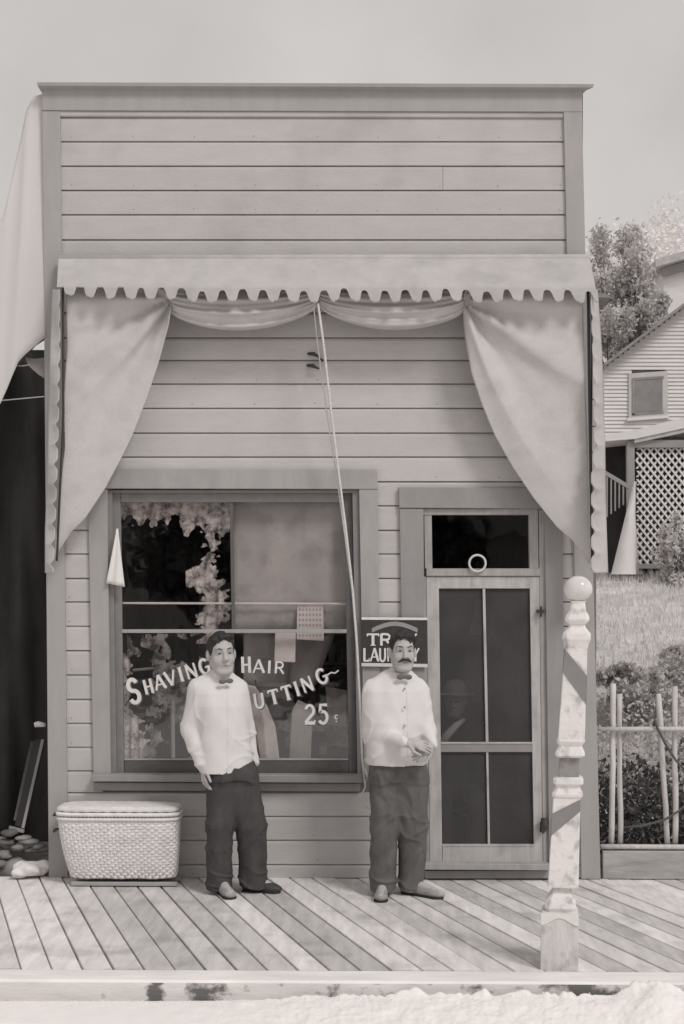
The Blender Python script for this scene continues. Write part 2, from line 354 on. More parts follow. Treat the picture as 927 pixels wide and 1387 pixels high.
# ------------------------------------------------------------------ implicit surface tool (people, cloth lumps, stones)
class Field:
    def __init__(s, lo, hi, h):
        s.lo = np.array(lo, float); s.h = h
        s.n = np.ceil((np.array(hi) - s.lo) / h).astype(int) + 1
        s.D = np.full(s.n, .5, np.float32)
        s.ax = [s.lo[i] + h * np.arange(s.n[i]) for i in range(3)]
    def sub(s, lo, hi):
        a = np.clip(((np.array(lo) - s.lo) / s.h).astype(int) - 1, 0, s.n - 1)
        b = np.clip(((np.array(hi) - s.lo) / s.h).astype(int) + 2, 1, s.n)
        if (b <= a).any(): return None
        X, Y, Z = np.meshgrid(s.ax[0][a[0]:b[0]], s.ax[1][a[1]:b[1]], s.ax[2][a[2]:b[2]], indexing='ij')
        return (slice(a[0], b[0]), slice(a[1], b[1]), slice(a[2], b[2])), X, Y, Z
    def join(s, sl, d, k):
        a = s.D[sl]
        if k > 0:
            h = np.maximum(k - np.abs(a - d), 0) / k
            s.D[sl] = np.minimum(a, d) - h * h * k * .25
        else: s.D[sl] = np.minimum(a, d)
    def cut(s, sl, d, k):
        a = s.D[sl]; d = -d
        h = np.maximum(k - np.abs(a - d), 0) / max(k, 1e-6)
        s.D[sl] = np.maximum(a, d) + h * h * k * .25
    def cap(s, a, b, ra, rb, k=.02, sub=False):
        a = np.array(a, float); b = np.array(b, float); r = max(ra, rb) + k + .03
        q = s.sub(np.minimum(a, b) - r, np.maximum(a, b) + r)
        if q is None: return
        sl, X, Y, Z = q; ab = b - a; L2 = max((ab ** 2).sum(), 1e-9)
        t = np.clip(((X - a[0]) * ab[0] + (Y - a[1]) * ab[1] + (Z - a[2]) * ab[2]) / L2, 0, 1)
        d = np.sqrt((X - a[0] - t * ab[0]) ** 2 + (Y - a[1] - t * ab[1]) ** 2 + (Z - a[2] - t * ab[2]) ** 2) - (ra + (rb - ra) * t)
        (s.cut if sub else s.join)(sl, d, k)
    def ell(s, c, r, k=.02, Rm=None, sub=False):
        c = np.array(c, float); r = np.array(r, float); m = r.max() + k + .03
        q = s.sub(c - m, c + m)
        if q is None: return
        sl, X, Y, Z = q; X = X - c[0]; Y = Y - c[1]; Z = Z - c[2]
        if Rm is not None:
            A = np.array(Rm.transposed()); X, Y, Z = (A[i][0] * X + A[i][1] * Y + A[i][2] * Z for i in range(3))
        k0 = np.sqrt((X / r[0]) ** 2 + (Y / r[1]) ** 2 + (Z / r[2]) ** 2)
        k1 = np.sqrt((X / r[0] ** 2) ** 2 + (Y / r[1] ** 2) ** 2 + (Z / r[2] ** 2) ** 2)
        d = k0 * (k0 - 1) / np.maximum(k1, 1e-6)
        (s.cut if sub else s.join)(sl, d, k)
    def table(s, rows, yaw=0.0, k=.03):
        """stack of ellipses: rows (z, cx, cy, rx, ry)"""
        rows = np.array(sorted(rows)); m = rows[:, 3:].max() + .06
        q = s.sub((rows[:, 1].min() - m, rows[:, 2].min() - m, rows[0, 0] - .03), (rows[:, 1].max() + m, rows[:, 2].max() + m, rows[-1, 0] + .03))
        sl, X, Y, Z = q
        zz = s.ax[2][sl[2]]
        cx, cy, rx, ry = (np.interp(zz, rows[:, 0], rows[:, i])[None, None, :] for i in (1, 2, 3, 4))
        x = X - cx; y = Y - cy; c, sn = math.cos(yaw), math.sin(yaw)
        u = x * c + y * sn; v = -x * sn + y * c
        p = 2.3
        rad = (np.abs(u / rx) ** p + np.abs(v / ry) ** p) ** (1 / p)
        d = (rad - 1) * np.minimum(rx, ry)
        d = np.maximum(d, np.maximum(rows[0, 0] - Z, Z - rows[-1, 0]))
        s.join(sl, d, k)
    def disp(s, fn):
        X, Y, Z = np.meshgrid(*s.ax, indexing='ij', sparse=True)
        s.D = s.D + fn(X, Y, Z)
    def clip(s, fn):
        X, Y, Z = np.meshgrid(*s.ax, indexing='ij', sparse=True)
        s.D = np.maximum(s.D, fn(X, Y, Z))
    def mesh(s):
        D = s.D; I = D < 0
        I[0] = I[-1] = False; I[:, 0] = I[:, -1] = False; I[:, :, 0] = I[:, :, -1] = False
        D = np.where(I, np.minimum(D, -1e-5), np.maximum(D, 1e-5))
        c = np.zeros(np.array(D.shape) - 1, np.int8)
        for i in (0, 1):
            for j in (0, 1):
                for k in (0, 1):
                    c += I[i:D.shape[0] - 1 + i, j:D.shape[1] - 1 + j, k:D.shape[2] - 1 + k]
        act = np.argwhere((c > 0) & (c < 8))
        idx = -np.ones(c.shape, np.int32); idx[tuple(act.T)] = np.arange(len(act))
        acc = np.zeros((len(act), 3)); cnt = np.zeros(len(act))
        cor = [(i, j, k) for i in (0, 1) for j in (0, 1) for k in (0, 1)]
        for a in cor:
            for ax in range(3):
                if a[ax] == 1: continue
                b = list(a); b[ax] = 1
                va = D[act[:, 0] + a[0], act[:, 1] + a[1], act[:, 2] + a[2]]; vb = D[act[:, 0] + b[0], act[:, 1] + b[1], act[:, 2] + b[2]]
                m = (va < 0) != (vb < 0); t = np.where(m, va / np.where(m, va - vb, 1), 0)
                p = np.tile(np.array(a, float), (len(act), 1)); p[:, ax] += t
                acc[m] += p[m]; cnt[m] += 1
        V = (act + acc / np.maximum(cnt, 1)[:, None]) * s.h + s.lo
        fs = []
        for ax in range(3):
            o1, o2 = [(1, 2), (2, 0), (0, 1)][ax]
            n = list(I.shape); n[ax] -= 1
            lo_ = [slice(None)] * 3; hi_ = [slice(None)] * 3; lo_[ax] = slice(0, -1); hi_[ax] = slice(1, None)
            A = I[tuple(lo_)]; B = I[tuple(hi_)]
            e = np.argwhere(A != B)
            e = e[(e[:, o1] > 0) & (e[:, o2] > 0)]
            fl = A[tuple(e.T)]
            def g(d1, d2):
                q = e.copy(); q[:, o1] -= d1; q[:, o2] -= d2; return idx[tuple(q.T)]
            q = np.stack([g(1, 1), g(0, 1), g(0, 0), g(1, 0)], 1)
            q[~fl] = q[~fl][:, ::-1]
            fs.append(q)
        Fc = np.concatenate(fs); Fc = Fc[(Fc >= 0).all(1)]
        return V, Fc
    def build(s, name, mt, parent, off):
        V, Fc = s.mesh()
        return mesh_obj(name, V + np.array(off), Fc, mt, parent, smooth=True)

# =================================================================== SETTING: ground, street, walk
m = MB(); nx, ny = 60, 40
rows = []
for j in range(ny):
    y = -120 + 117.45 * (j / (ny - 1)) ** .35
    rows.append([(-150 + 300 * i / nx, y, -.12) for i in range(nx + 1)])
o = m.grid(rows).build('street', M['dust']); o['kind'] = 'structure'

def hill_z(x, y):
    a = min(max((y - 1.2) / 15.0, 0), 1); a2 = min(max((y - 1.2) / 3.2, 0), 1)
    s = 1 / (1 + math.exp(-(x - 1.9) * 2.2)) if y < 9 else 1 / (1 + math.exp(-(x - 1.9) * 1.2))
    b = max(y - 24, 0)
    z = -.15 + s * (0.95 * a2 * a2 * (3 - 2 * a2) + 2.0 * a) + b * .16
    z += (.06 * math.sin(x * 3.1 + y * 1.3) + .05 * math.sin(y * 2.3 - x * 1.1)) * min(a2, 1)
    return z
m = MB(); rows = []
ys = [-2.7, -1.5, 0, .4, .8] + [1.2 + .35 * i for i in range(45)] + [18 + 2.5 * i for i in range(30)] + [100, 140, 220, 400]
xs = [-200, -60, -30, -15, -8, -4, -2, 0, 1] + [1.4 + .3 * i for i in range(36)] + [13 + 1.5 * i for i in range(12)] + [40, 60, 90, 150, 250]
for y in ys: rows.append([(x, y, hill_z(x, y) + (.0 if y > -2 else -.05)) for x in xs])
o = m.grid(rows).build('ground', M['earth'], smooth=True); o['kind'] = 'structure'

# --- boardwalk planks, laid askew
walk = bpy.data.objects.new('boardwalk', None); COL.objects.link(walk); ORG['boardwalk'] = Vector((0, 0, 0)); walk['kind'] = 'structure'
YF, YB = -2.41, 0.02
SK = -.328
pitch = .1615
def walk_x(i, y): return -4.9 + i * pitch + (y - YF) * SK
for i in range(62):
    gap = .0035 + .0035 * random.random(); dz = random.uniform(-.004, .003)
    a, b = walk_x(i, YF) + gap, walk_x(i + 1, YF) - gap
    mm = MB(); bev = .004
    yb = YB; skb = (yb - YF) * SK
    prof = [(a, -.035), (a, -bev), (a + bev, 0), (b - bev, 0), (b, -bev), (b, -.035)]
    y0 = YF + random.uniform(0, .012)
    fr = [(x, y0, z + dz) for x, z in prof]; bk = [(x + skb, yb, z + dz + random.uniform(-.001, .001)) for x, z in prof]
    mm.prism(fr, bk)
    o = mm.build('plank', M['walk'], walk)
mm = MB(); mm.box(-6, 7, YF + .03, .01, -.12, -.045); mm.build('walk_joists', M['siding_back'], walk)
mm = MB(); mm.bbox(-6, 7, -2.62, YF - .006, -.13, .003, .012)
ob = mm.build('edge_beam', M['beam_face'], walk)
ob.data.materials.append(M['beam'])
for p in ob.data.polygons:
    if p.normal.z > .5: p.material_index = 1

# =================================================================== THE SHOP
shop = thing('shop_building', (P(437, 1190, 0).x, 0, 0), 'false fronted wooden barber shop with wide painted horizontal siding behind the boardwalk', 'shop')
def lx(y): return 57 + (y - 115) * (9 / 1075.0)       # left outer edge of the front
def rx(y): return 788 + (y - 115) * (26 / 1075.0)     # right outer edge

YL = [148.5, 158, 191, 224, 257, 290, 324, 357, 390, 423, 457, 487.5, 519.5, 552.5, 586, 618.5, 652, 684.7, 717.8, 750, 783, 815, 848, 881, 914,
      947, 979.5, 1012, 1044, 1073.5, 1105.7, 1138, 1171, 1189.5]
def win_l(y): return 134 + (y - 650) * .012
def win_r(y): return 500 + (y - 650) * .012
for i in range(len(YL) - 1):
    y0, y1 = YL[i] + .42, YL[i + 1] - .42
    ym = (y0 + y1) / 2
    segs = [(lx(ym) + 14, rx(ym) - 14)]
    def cut(segs, a, b):
        r = []
        for s in segs:
            if b <= s[0] or a >= s[1]: r.append(s); continue
            if a > s[0]: r.append((s[0], a))
            if b < s[1]: r.append((b, s[1]))
        return r
    if y1 > 655 and y0 < 1052: segs = cut(segs, win_l(ym), win_r(ym))
    if y1 > 686: segs = cut(segs, 560 + (ym - 690) * .012, 746 + (ym - 690) * .02)
    new = []
    for a, b in segs:
        if b - a > 300 and random.random() < .14:
            c = random.uniform(a + 90, b - 90); new += [(a, c - .22), (c + .22, b)]
        else: new.append((a, b))
    segs = new
    for a, b in segs:
        yj = random.uniform(-.002, .002)
        A, B, C, D_ = P(a, y1, yj), P(b, y1, yj), P(b, y0, yj), P(a, y0, yj)
        t = .008
        # drop siding profile: rounded lip at top, plain face, undercut at the foot
        prof_l = [(A.x, A.z, 0.0), (D_.x, D_.z - .022, 0.0), (D_.x, D_.z - .008, .004), (D_.x, D_.z, .014)]
        prof_r = [(B.x, B.z, 0.0), (C.x, C.z - .022, 0.0), (C.x, C.z - .008, .004), (C.x, C.z, .014)]
        mm = MB()
        L_ = [(A.x, .022, A.z)] + [(x, yy + yj, z) for x, z, yy in prof_l] + [(D_.x, .022, D_.z)]
        R_ = [(B.x, .022, B.z)] + [(x, yy + yj, z) for x, z, yy in prof_r] + [(C.x, .022, C.z)]
        n = len(L_); v = L_ + R_; f = [tuple(range(n)), tuple(range(2 * n - 1, n - 1, -1))]
        for q in range(n):
            q2 = (q + 1) % n; f.append((q, q + n, q2 + n, q2))
        mm.add(v, f); mm.build('siding_board', M['siding'], shop)
mm = MB(); rn = random.Random(3)
for i in range(len(YL) - 1):
    for k in range(9):
        px_ = 96 + 83 * k + rn.uniform(-3, 3); ym = YL[i + 1] - 6 + rn.uniform(-1, 1)
        if (635 < ym < 1075 and 118 < px_ < 520) or (655 < ym and 540 < px_ < 770): continue
        c = P(px_, ym, -.0005); mm.tube([c + Vector((0, .004, 0)), c + Vector((0, -.0006, 0))], .0045, 6)
o = mm.build('nail_heads', mat('rusted nail heads', .22, .8, .3, 30), shop); o['kind'] = 'stuff'
# sheathing behind (with openings)
def wallrect(mm, x0, y0, x1, y1, yf=.024, t=.08):
    fr = [P(x0, y1, yf), P(x1, y1, yf), P(x1, y0, yf), P(x0, y0, yf)]
    mm.prism(fr, [Vector((p.x, yf + t, p.z)) for p in fr])
mm = MB()
wallrect(mm, 62, 118, 790, 655); wallrect(mm, 66, 655.5, 150, 1188); wallrect(mm, 493, 655.5, 577, 1188)
wallrect(mm, 150.5, 1052, 492.5, 1188); wallrect(mm, 577.5, 655.5, 732, 690); wallrect(mm, 733, 655.5, 808, 1188)
mm.build('sheathing', M['siding_back'], shop)
# trim
pxprism('corner_board', [(lx(1190), 1189), (lx(1190) + 26, 1189), (lx(148) + 24, 150), (lx(148), 150)], -.022, .045, M['trim'], shop, .003)
pxprism('corner_board', [(rx(1190) - 26, 1191), (rx(1190), 1191), (rx(150), 150), (rx(150) - 25, 150)], -.022, .045, M['trim'], shop, .003)
pxprism('frieze_board', [(lx(120), 149), (rx(120) + 1, 151), (rx(120) + 1, 119), (lx(120), 117)], -.026, .05, M['trim'], shop, .003)
pxprism('frieze_moulding', [(lx(150) + 23, 157), (rx(150) - 25, 159), (rx(150) - 25, 151.5), (lx(150) + 23, 149.5)], -.014, .03, M['siding'], shop, .006)
A = P(lx(115) - 9, 116, -.10); B = P(rx(115) + 15, 118.5, -.10)
prof = [(-.026, .004), (-.075, .012), (-.080, .034), (-.04, .038), (.14, .038), (.14, .004)]
mm = MB(); Lp = []; Rp = []
for yy, zz in prof:
    k = (-.026 - yy) / .094 if yy < 0 else 0
    Lp.append((P(lx(115), 118, 0).x - .03 * max(k, .2), yy, A.z + zz)); Rp.append((P(rx(115), 120, 0).x + .13 * max(k, .1), yy, B.z + zz))
mm.prism(Lp, Rp); mm.build('cornice_cap', M['trim'], shop)
# body of the shop behind the false front
Lw = P(66, 1190, .1).x; Rw = P(806, 1190, .1).x
DEP = 6.5
for k in range(22):
    for xa in (Lw, Rw - .03):
        mm = MB(); mm.box(xa, xa + .03, .105, DEP, k * .19, k * .19 + .182); mm.build('siding_board', M['siding'], shop)
mm = MB(); mm.box(Lw + .04, Lw + .07, .105, DEP, 0, 4.2); mm.box(Rw - .07, Rw - .04, .105, DEP, 0, 4.2); mm.box(Lw + .04, Rw - .04, DEP, DEP + .05, 0, 4.2)
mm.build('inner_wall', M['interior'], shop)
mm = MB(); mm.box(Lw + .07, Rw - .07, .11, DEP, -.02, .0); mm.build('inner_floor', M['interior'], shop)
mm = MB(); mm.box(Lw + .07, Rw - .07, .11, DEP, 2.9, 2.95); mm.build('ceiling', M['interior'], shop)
mm = MB(); mm.prism([(Lw - .1, .11, 4.15), (Rw + .1, .11, 4.15), (0, .11, 4.9)], [(Lw - .1, DEP + .2, 4.15), (Rw + .1, DEP + .2, 4.15), (0, DEP + .2, 4.9)])
mm.build('roof', M['roof'], shop)

# window
win = pxprism('window', [(148, 1048), (489, 1048), (481, 664), (145, 664)], .075, .03, M['sash'], shop)
win.data.clear_geometry()
wv = MB()
def wq(pts, yf, t): 
    fr = [P(a, b, yf) for a, b in pts]; wv.prism(fr, [Vector((p.x, yf + t, p.z)) for p in fr])
# jambs + head lining (one frame)
wq([(150, 1049), (158, 1049), (152, 664), (144, 664)], -.004, .1)
wq([(484.5, 1049), (493, 1049), (486, 664), (477.5, 664)], -.004, .1)
wq([(152, 667.5), (477.5, 667.5), (477.5, 664), (152, 664)], -.004, .1)
win.data.from_pydata([tuple(Vector(p) - origin(win)) for p in wv.v], [], wv.f)
def wp(name, pts, yf, t, mt, bev=.002): return pxprism(name, pts, yf, t, mt, win, bev)
wp('sash_stile', [(158.5, 1048), (168, 1048), (163, 668), (153, 668)], .035, .03, M['sash'])
wp('sash_stile', [(473, 1048), (484, 1048), (477, 668), (466, 668)], .035, .03, M['sash_dark'])
wp('sash_rail', [(163.5, 680), (465.5, 680), (465.5, 668), (163.5, 668)], .035, .03, M['sash'])
wp('sash_rail', [(168.5, 1048), (472.5, 1048), (472.5, 1030.5), (168.5, 1030.5)], .035, .03, M['sash_dark'])
wp('glass_bead', [(168.5, 1030), (472, 1030), (472, 1027.6), (168.5, 1027.6)], .030, .03, M['bar'], 0)
wp('meeting_rail', [(165, 857.5), (470, 857.5), (470, 852.5), (165, 852.5)], .030, .035, M['bar'])
wp('mullion', [(314, 852), (318.6, 852), (315.6, 680.5), (311, 680.5)], .036, .025, M['sash_dark'])
wp('mullion', [(317, 1027), (319.5, 1027), (316.6, 858), (314, 858)], .040, .02, M['sash_dark'])
gy = .055
for q in ([(164, 852), (313, 852), (311, 680.5), (163, 680.5)], [(317.5, 852), (470, 852), (466, 680.5), (315.5, 680.5)],
          [(167.5, 1028), (316.5, 1028), (314.5, 858), (165, 858)], [(319, 1028), (472.5, 1028), (470, 858), (317, 858)]):
    g_ = [P(a, b, gy) for a, b in q]
    mm = MB(); mm.add(g_, [(0, 1, 2, 3)]); mm.build('glass_pane', M['glass'], win)
# window casings
pxprism('window_casing', [(126.5, 1049), (150, 1049), (145, 662.5), (119, 662.5)], -.03, .05, M['wcasing'], shop, .003)
pxprism('window_casing', [(493.5, 1049), (517, 1049), (512, 662.5), (486.5, 662.5)], -.03, .05, M['wcasing'], shop, .003)
pxprism('window_casing', [(119, 661.5), (512, 662.5), (511.5, 636), (118.5, 635)], -.036, .058, M['wcasing'], shop, .003)
sill = pxprism('window_sill', [(124, 1059), (491, 1061), (491, 1050.5), (124, 1049.5)], -.10, .125, M['casing'], shop, .005)
pxprism('window_apron', [(127, 1071), (488, 1072.5), (488, 1061.5), (127, 1060)], -.03, .05, M['casing'], shop, .003)

# lettering: built from brush strokes
def arc(cx, cy, r, a0, a1, n=8, ry=None):
    ry = ry or r
    return [(cx + r * math.cos(R(a0 + (a1 - a0) * i / n)), cy + ry * math.sin(R(a0 + (a1 - a0) * i / n))) for i in range(n + 1)]
GL = {  # unit box 0..1 wide, 0..1 high; (points, weight)
 'S': [(arc(.5, .74, .34, 20, 270, 10, .24) + arc(.5, .26, .36, 90, -160, 10, .25), 1)],
 'H': [([(.15, 0), (.15, 1)], 1.1), ([(.85, 0), (.85, 1)], 1.1), ([(.15, .5), (.85, .5)], .7)],
 'A': [([(.02, 0), (.5, 1)], .8), ([(.5, 1), (.98, 0)], 1.2), ([(.22, .33), (.78, .33)], .6)],
 'V': [([(.02, 1), (.5, 0)], 1.2), ([(.5, 0), (.98, 1)], .8)],
 'I': [([(.5, 0), (.5, 1)], 1.2), ([(.2, .03), (.8, .03)], .4), ([(.2, .97), (.8, .97)], .4)],
 'N': [([(.1, 0), (.1, 1)], .8), ([(.1, 1), (.9, 0)], 1.2), ([(.9, 0), (.9, 1)], .8)],
 'G': [(arc(.5, .5, .42, 45, 330, 12, .48) + [(.86, .45)], 1.1), ([(.55, .45), (1.0, .45)], .7)],
 'R': [([(.12, 0), (.12, 1)], 1.1), ([(.12, .97), (.5, .97)] + arc(.5, .73, .32, 90, -90, 8, .24) + [(.12, .49)], .9), ([(.5, .49), (.95, 0)], 1.0)],
 'C': [(arc(.52, .5, .42, 45, 315, 12, .48), 1.1)],
 'U': [([(.12, 1), (.12, .35)] + arc(.5, .35, .38, 180, 360, 8, .35) + [(.88, 1)], 1.0)],
 'T': [([(.5, 0), (.5, 1)], 1.2), ([(.02, .95), (.98, .95)], .8), ([(.3, .03), (.7, .03)], .4), ([(.04, .95), (.04, .78)], .5), ([(.96, .95), (.96, .78)], .5)],
 'L': [([(.15, 0), (.15, 1)], 1.2), ([(.15, .05), (.9, .05)], .9), ([(.88, .05), (.88, .25)], .5)],
 'D': [([(.12, 0), (.12, 1)], 1.1), ([(.12, .96), (.4, .96)] + arc(.42, .5, .46, 90, -90, 10, .46) + [(.12, .04)], 1.0)],
 'Y': [([(.02, 1), (.5, .48)], 1.1), ([(.98, 1), (.5, .48)], .8), ([(.5, 0), (.5, .5)], 1.1)],
 'O': [(arc(.5, .5, .42, 0, 360, 16, .48), 1.1)],
 '2': [(arc(.48, .70, .36, 165, -30, 9, .28) + [(.1, .08)], 1.0), ([(.06, .06), (.95, .06)], 1.2), ([(.92, .06), (.95, .22)], .5)],
 '5': [([(.85, .95), (.25, .95), (.2, .55)] + arc(.48, .32, .38, 120, -150, 11, .30), 1.0)],
 ':': [(arc(.5, .55, .26, 40, 320, 8, .2), .9), ([(.5, .02), (.5, .14)], 1.2)],
}
def stroke_word(name, items, yplane, mt, parent, wt=.15, thick=.0015):
    """items: char, centre px x, centre px y, width px, height px, tilt deg"""
    lay = 0
    for ch, cx, cy, wd, ht, tl in items:
        mm = MB()
        c, s_ = math.cos(R(tl)), math.sin(R(tl))
        for pts, wgt in GL[ch]:
            lay += 1
            hw = wt * wgt * .5 * ht * .75
            q = [((a - .5) * wd, (b - .5) * ht) for a, b in pts]
            left = []; right = []
            for i in range(len(q)):
                p0 = q[max(i - 1, 0)]; p1 = q[min(i + 1, len(q) - 1)]
                dx, dy = p1[0] - p0[0], p1[1] - p0[1]; l = math.hypot(dx, dy) or 1
                nx_, ny_ = -dy / l * hw, dx / l * hw
                left.append((q[i][0] + nx_, q[i][1] + ny_)); right.append((q[i][0] - nx_, q[i][1] - ny_))
            def tw(p):
                return P(cx + p[0] * c + p[1] * s_, cy - (p[1] * c - p[0] * s_) , yplane - lay % 7 * .00012)
            for i in range(len(q) - 1):
                fr = [tw(left[i]), tw(left[i + 1]), tw(right[i + 1]), tw(right[i])]
                mm.prism(fr, [Vector((p.x, p.y + thick, p.z)) for p in fr])
        mm.build(name, mt, parent)
shaving = [('S', 181, 936, 17, 33, -12), ('H', 201, 930, 12, 20, -14), ('A', 216, 924, 14, 20, -15), ('V', 231, 918.5, 14, 20, -16), ('I', 245, 913.5, 8, 20, -16),
           ('N', 259, 909, 14, 20, -17), ('G', 277, 903, 14, 21, -18)]
hair = [('H', 333.5, 900.5, 13, 22, -2), ('A', 350.5, 902.5, 15, 18, 0), ('I', 365, 903.5, 6, 17, 3), ('R', 379, 904.5, 13, 16, 4)]
cutting = [('C', 331, 951, 15, 22, -4), ('U', 351, 949, 13, 20, -8), ('T', 371, 944, 14, 20, -13), ('T', 389, 938.5, 14, 20, -16), ('I', 402, 933, 8, 20, -18), ('N', 416, 927, 14, 20, -20),
           ('G', 436, 916, 15, 20, -22)]
price = [('2', 420, 968, 15, 26, 0), ('5', 438, 967, 15, 27, 0), (':', 456, 972, 8, 13, 0)]
gf = gy - .004
for nm, it, wt in (('shaving_lettering', shaving, .22), ('hair_lettering', hair, .22), ('cutting_lettering', cutting, .22), ('price_lettering', price, .20)):
    stroke_word(nm, it, gf - .003, M['letter'], win, wt)
    if nm != 'hair_lettering':
        stroke_word(nm, [(c, x + 1.6, y + 1.3, a, b, t) for c, x, y, a, b, t in it], gf, M['letter_shade'], win, wt)
# flourish of the G
mm = MB(); pts = [P(a, b, gf - .004) for a, b in ((443, 915), (449, 911), (454, 912), (459, 908))]
mm.tube(pts, .006, 6); mm.build('lettering_flourish', M['letter'], win)

# door
door = pxprism('screen_door', [(0, 0), (1, 0), (1, 1)], 0, .01, M['screenframe'], shop)
door.data.clear_geometry()
dv = MB()
def dq(dst, pts, yf, t):
    fr = [P(a, b, yf) for a, b in pts]; dst.prism(fr, [Vector((p.x, yf + t, p.z)) for p in fr])
dq(dv, [(583, 1168), (599.5, 1168), (594.5, 781), (578, 781)], .0, .032)     # stiles
dq(dv, [(724, 1168), (736, 1168), (731, 781), (718, 781)], .0, .032)
dq(dv, [(594.5, 797), (718, 797), (718, 781), (594.5, 781)], .001, .03)
dq(dv, [(600, 1168), (724, 1168), (724, 1147), (600, 1147)], .001, .03)
door.data.from_pydata([tuple(Vector(p) - origin(door)) for p in dv.v], [], dv.f)
pxprism('door_rail', [(597.5, 1019), (723, 1019), (722.8, 1005.5), (597.3, 1005.5)], .003, .026, M['casing'], door, .002)
pxprism('door_bead', [(597.3, 1007.6), (722.8, 1007.6), (722.8, 1005.2), (597.3, 1005.2)], -.002, .006, M['screenframe'], door)
pxprism('door_bead', [(599.5, 1146.8), (724, 1146.8), (724, 1143.8), (599.5, 1143.8)], -.002, .02, M['screenframe'], door)
pxprism('door_muntin', [(658.5, 1005), (662, 1005), (657.6, 797.5), (654.2, 797.5)], .004, .02, M['screenframe'], door)
pxprism('door_muntin', [(661.3, 1143.5), (664.2, 1143.5), (661.8, 1019.5), (659, 1019.5)], .004, .02, M['screenframe'], door)
for q in ([(598, 1005), (722, 1005), (718, 797), (594.5, 797)], [(600, 1146), (724, 1146), (722.5, 1019), (598, 1019)]):
    mm = MB(); mm.add([P(a, b, .022) for a, b in q], [(0, 1, 2, 3)]); mm.build('wire_screen', M['screen'], door)
mm = MB()
for a, b in ((733, 828), (738, 1116)):
    c = P(a, b, -.03); mm.box(c.x - .028, c.x + .022, -.045, -.006, c.z - .012, c.z + .012); mm.tube([c + Vector((0, -.012, -.04)), c + Vector((0, -.012, .035))], .007, 6)
mm.build('door_hinge', M['iron'], door)
mm = MB(); mm.tube([P(737, 1108, -.05), P(738, 1119, -.055), P(734, 1128, -.06)], [.02, .03, .018], 8); mm.build('door_pull', M['iron'], door)
# transom
tr_ = pxprism('transom_window', [(0, 0), (1, 0), (1, 1)], 0, .01, M['doorframe'], shop)
tr_.data.clear_geometry(); tv = MB()
dq(tv, [(578, 780), (732, 780), (732, 770), (578, 770)], -.012, .08)
dq(tv, [(576, 770), (586, 770), (585, 697), (575, 697)], -.004, .07)
dq(tv, [(718, 770), (730, 770), (729, 697), (717, 697)], -.004, .07)
dq(tv, [(574, 697), (729, 697), (729, 689.5), (574, 689.5)], -.010, .08)
tr_.data.from_pydata([tuple(Vector(p) - origin(tr_)) for p in tv.v], [], tv.f)
mm = MB(); mm.add([P(a, b, .05) for a, b in ((586, 770), (718, 770), (717, 697), (585, 697))], [(0, 1, 2, 3)]); mm.build('glass_pane', M['glass_dim'], tr_)
# door jambs, casings, threshold
pxprism('door_jamb', [(577.5, 1172), (582.5, 1172), (577.5, 781), (573.5, 781)], -.006, .08, M['doorframe'], shop)
pxprism('door_jamb', [(736.5, 1172), (744.3, 1172), (738.6, 690), (730, 690)], -.006, .08, M['doorframe'], shop)
pxprism('door_casing', [(549, 1188), (577, 1188), (574, 689), (541.5, 689)], -.03, .05, M['casing'], shop, .003)
pxprism('door_casing', [(744.5, 1190), (768, 1190), (762, 689), (738, 689)], -.03, .05, M['casing'], shop, .003)
pxprism('door_casing', [(541, 688), (763, 689), (762.5, 661), (540.5, 660)], -.036, .058, M['casing'], shop, .003)
pxprism('threshold', [(572, 1178.5), (745, 1179.5), (745, 1171), (572, 1170)], -.10, .2, M['doorframe'], shop, .004)
pxprism('door_step', [(576, 1190), (744, 1190), (744, 1180), (576, 1180)], -.04, .1, M['casing'], shop)
mm = MB(); c = P(647, 763, -.03)
mm.tube([c + Vector((.058 * math.cos(a), 0, .058 * math.sin(a) - .0)) for a in [2 * math.pi * k / 28 for k in range(29)]], .008, 6, False)
ring = mm.build('rope_ring', M['rope'], at=c, smooth=True); tag(ring, 'small pale rope ring hanging over the foot of the dark transom window', 'ring')

# =================================================================== inside the shop
mm = MB()   # roller blind behind the right upper panes
rows = []
for j in range(12):
    py = 672 + (858 - 672) * j / 11
    rows.append([P(314 + (478 - 314) * i / 16, py, .16) + Vector((0, .006 * math.sin(i * 1.7 + j * .5) + .004 * math.sin(j * 1.3), 0)) for i in range(17)])
mm.grid(rows); b_ = mm.build('roller_blind', M['blind'], smooth=True); solid(b_, .002)
tag(b_, 'grey roller blind drawn down behind the right upper window panes', 'blind')
mm = MB(); rows = []
for j in range(8):
    py = 856 + (930 - 856) * j / 7
    rows.append([P(330 + (455 - 330) * i / 12 - 4 * j * (i > 6) * (i / 12), py, .42) + Vector((0, .02 * math.sin(i * 1.1), 0)) for i in range(13)])
mm.grid(rows); b_ = mm.build('hanging_sheet', M['blind'], smooth=True); solid(b_, .003)
tag(b_, 'grey sheet hanging inside behind the hair lettering, below the blind', 'sheet')
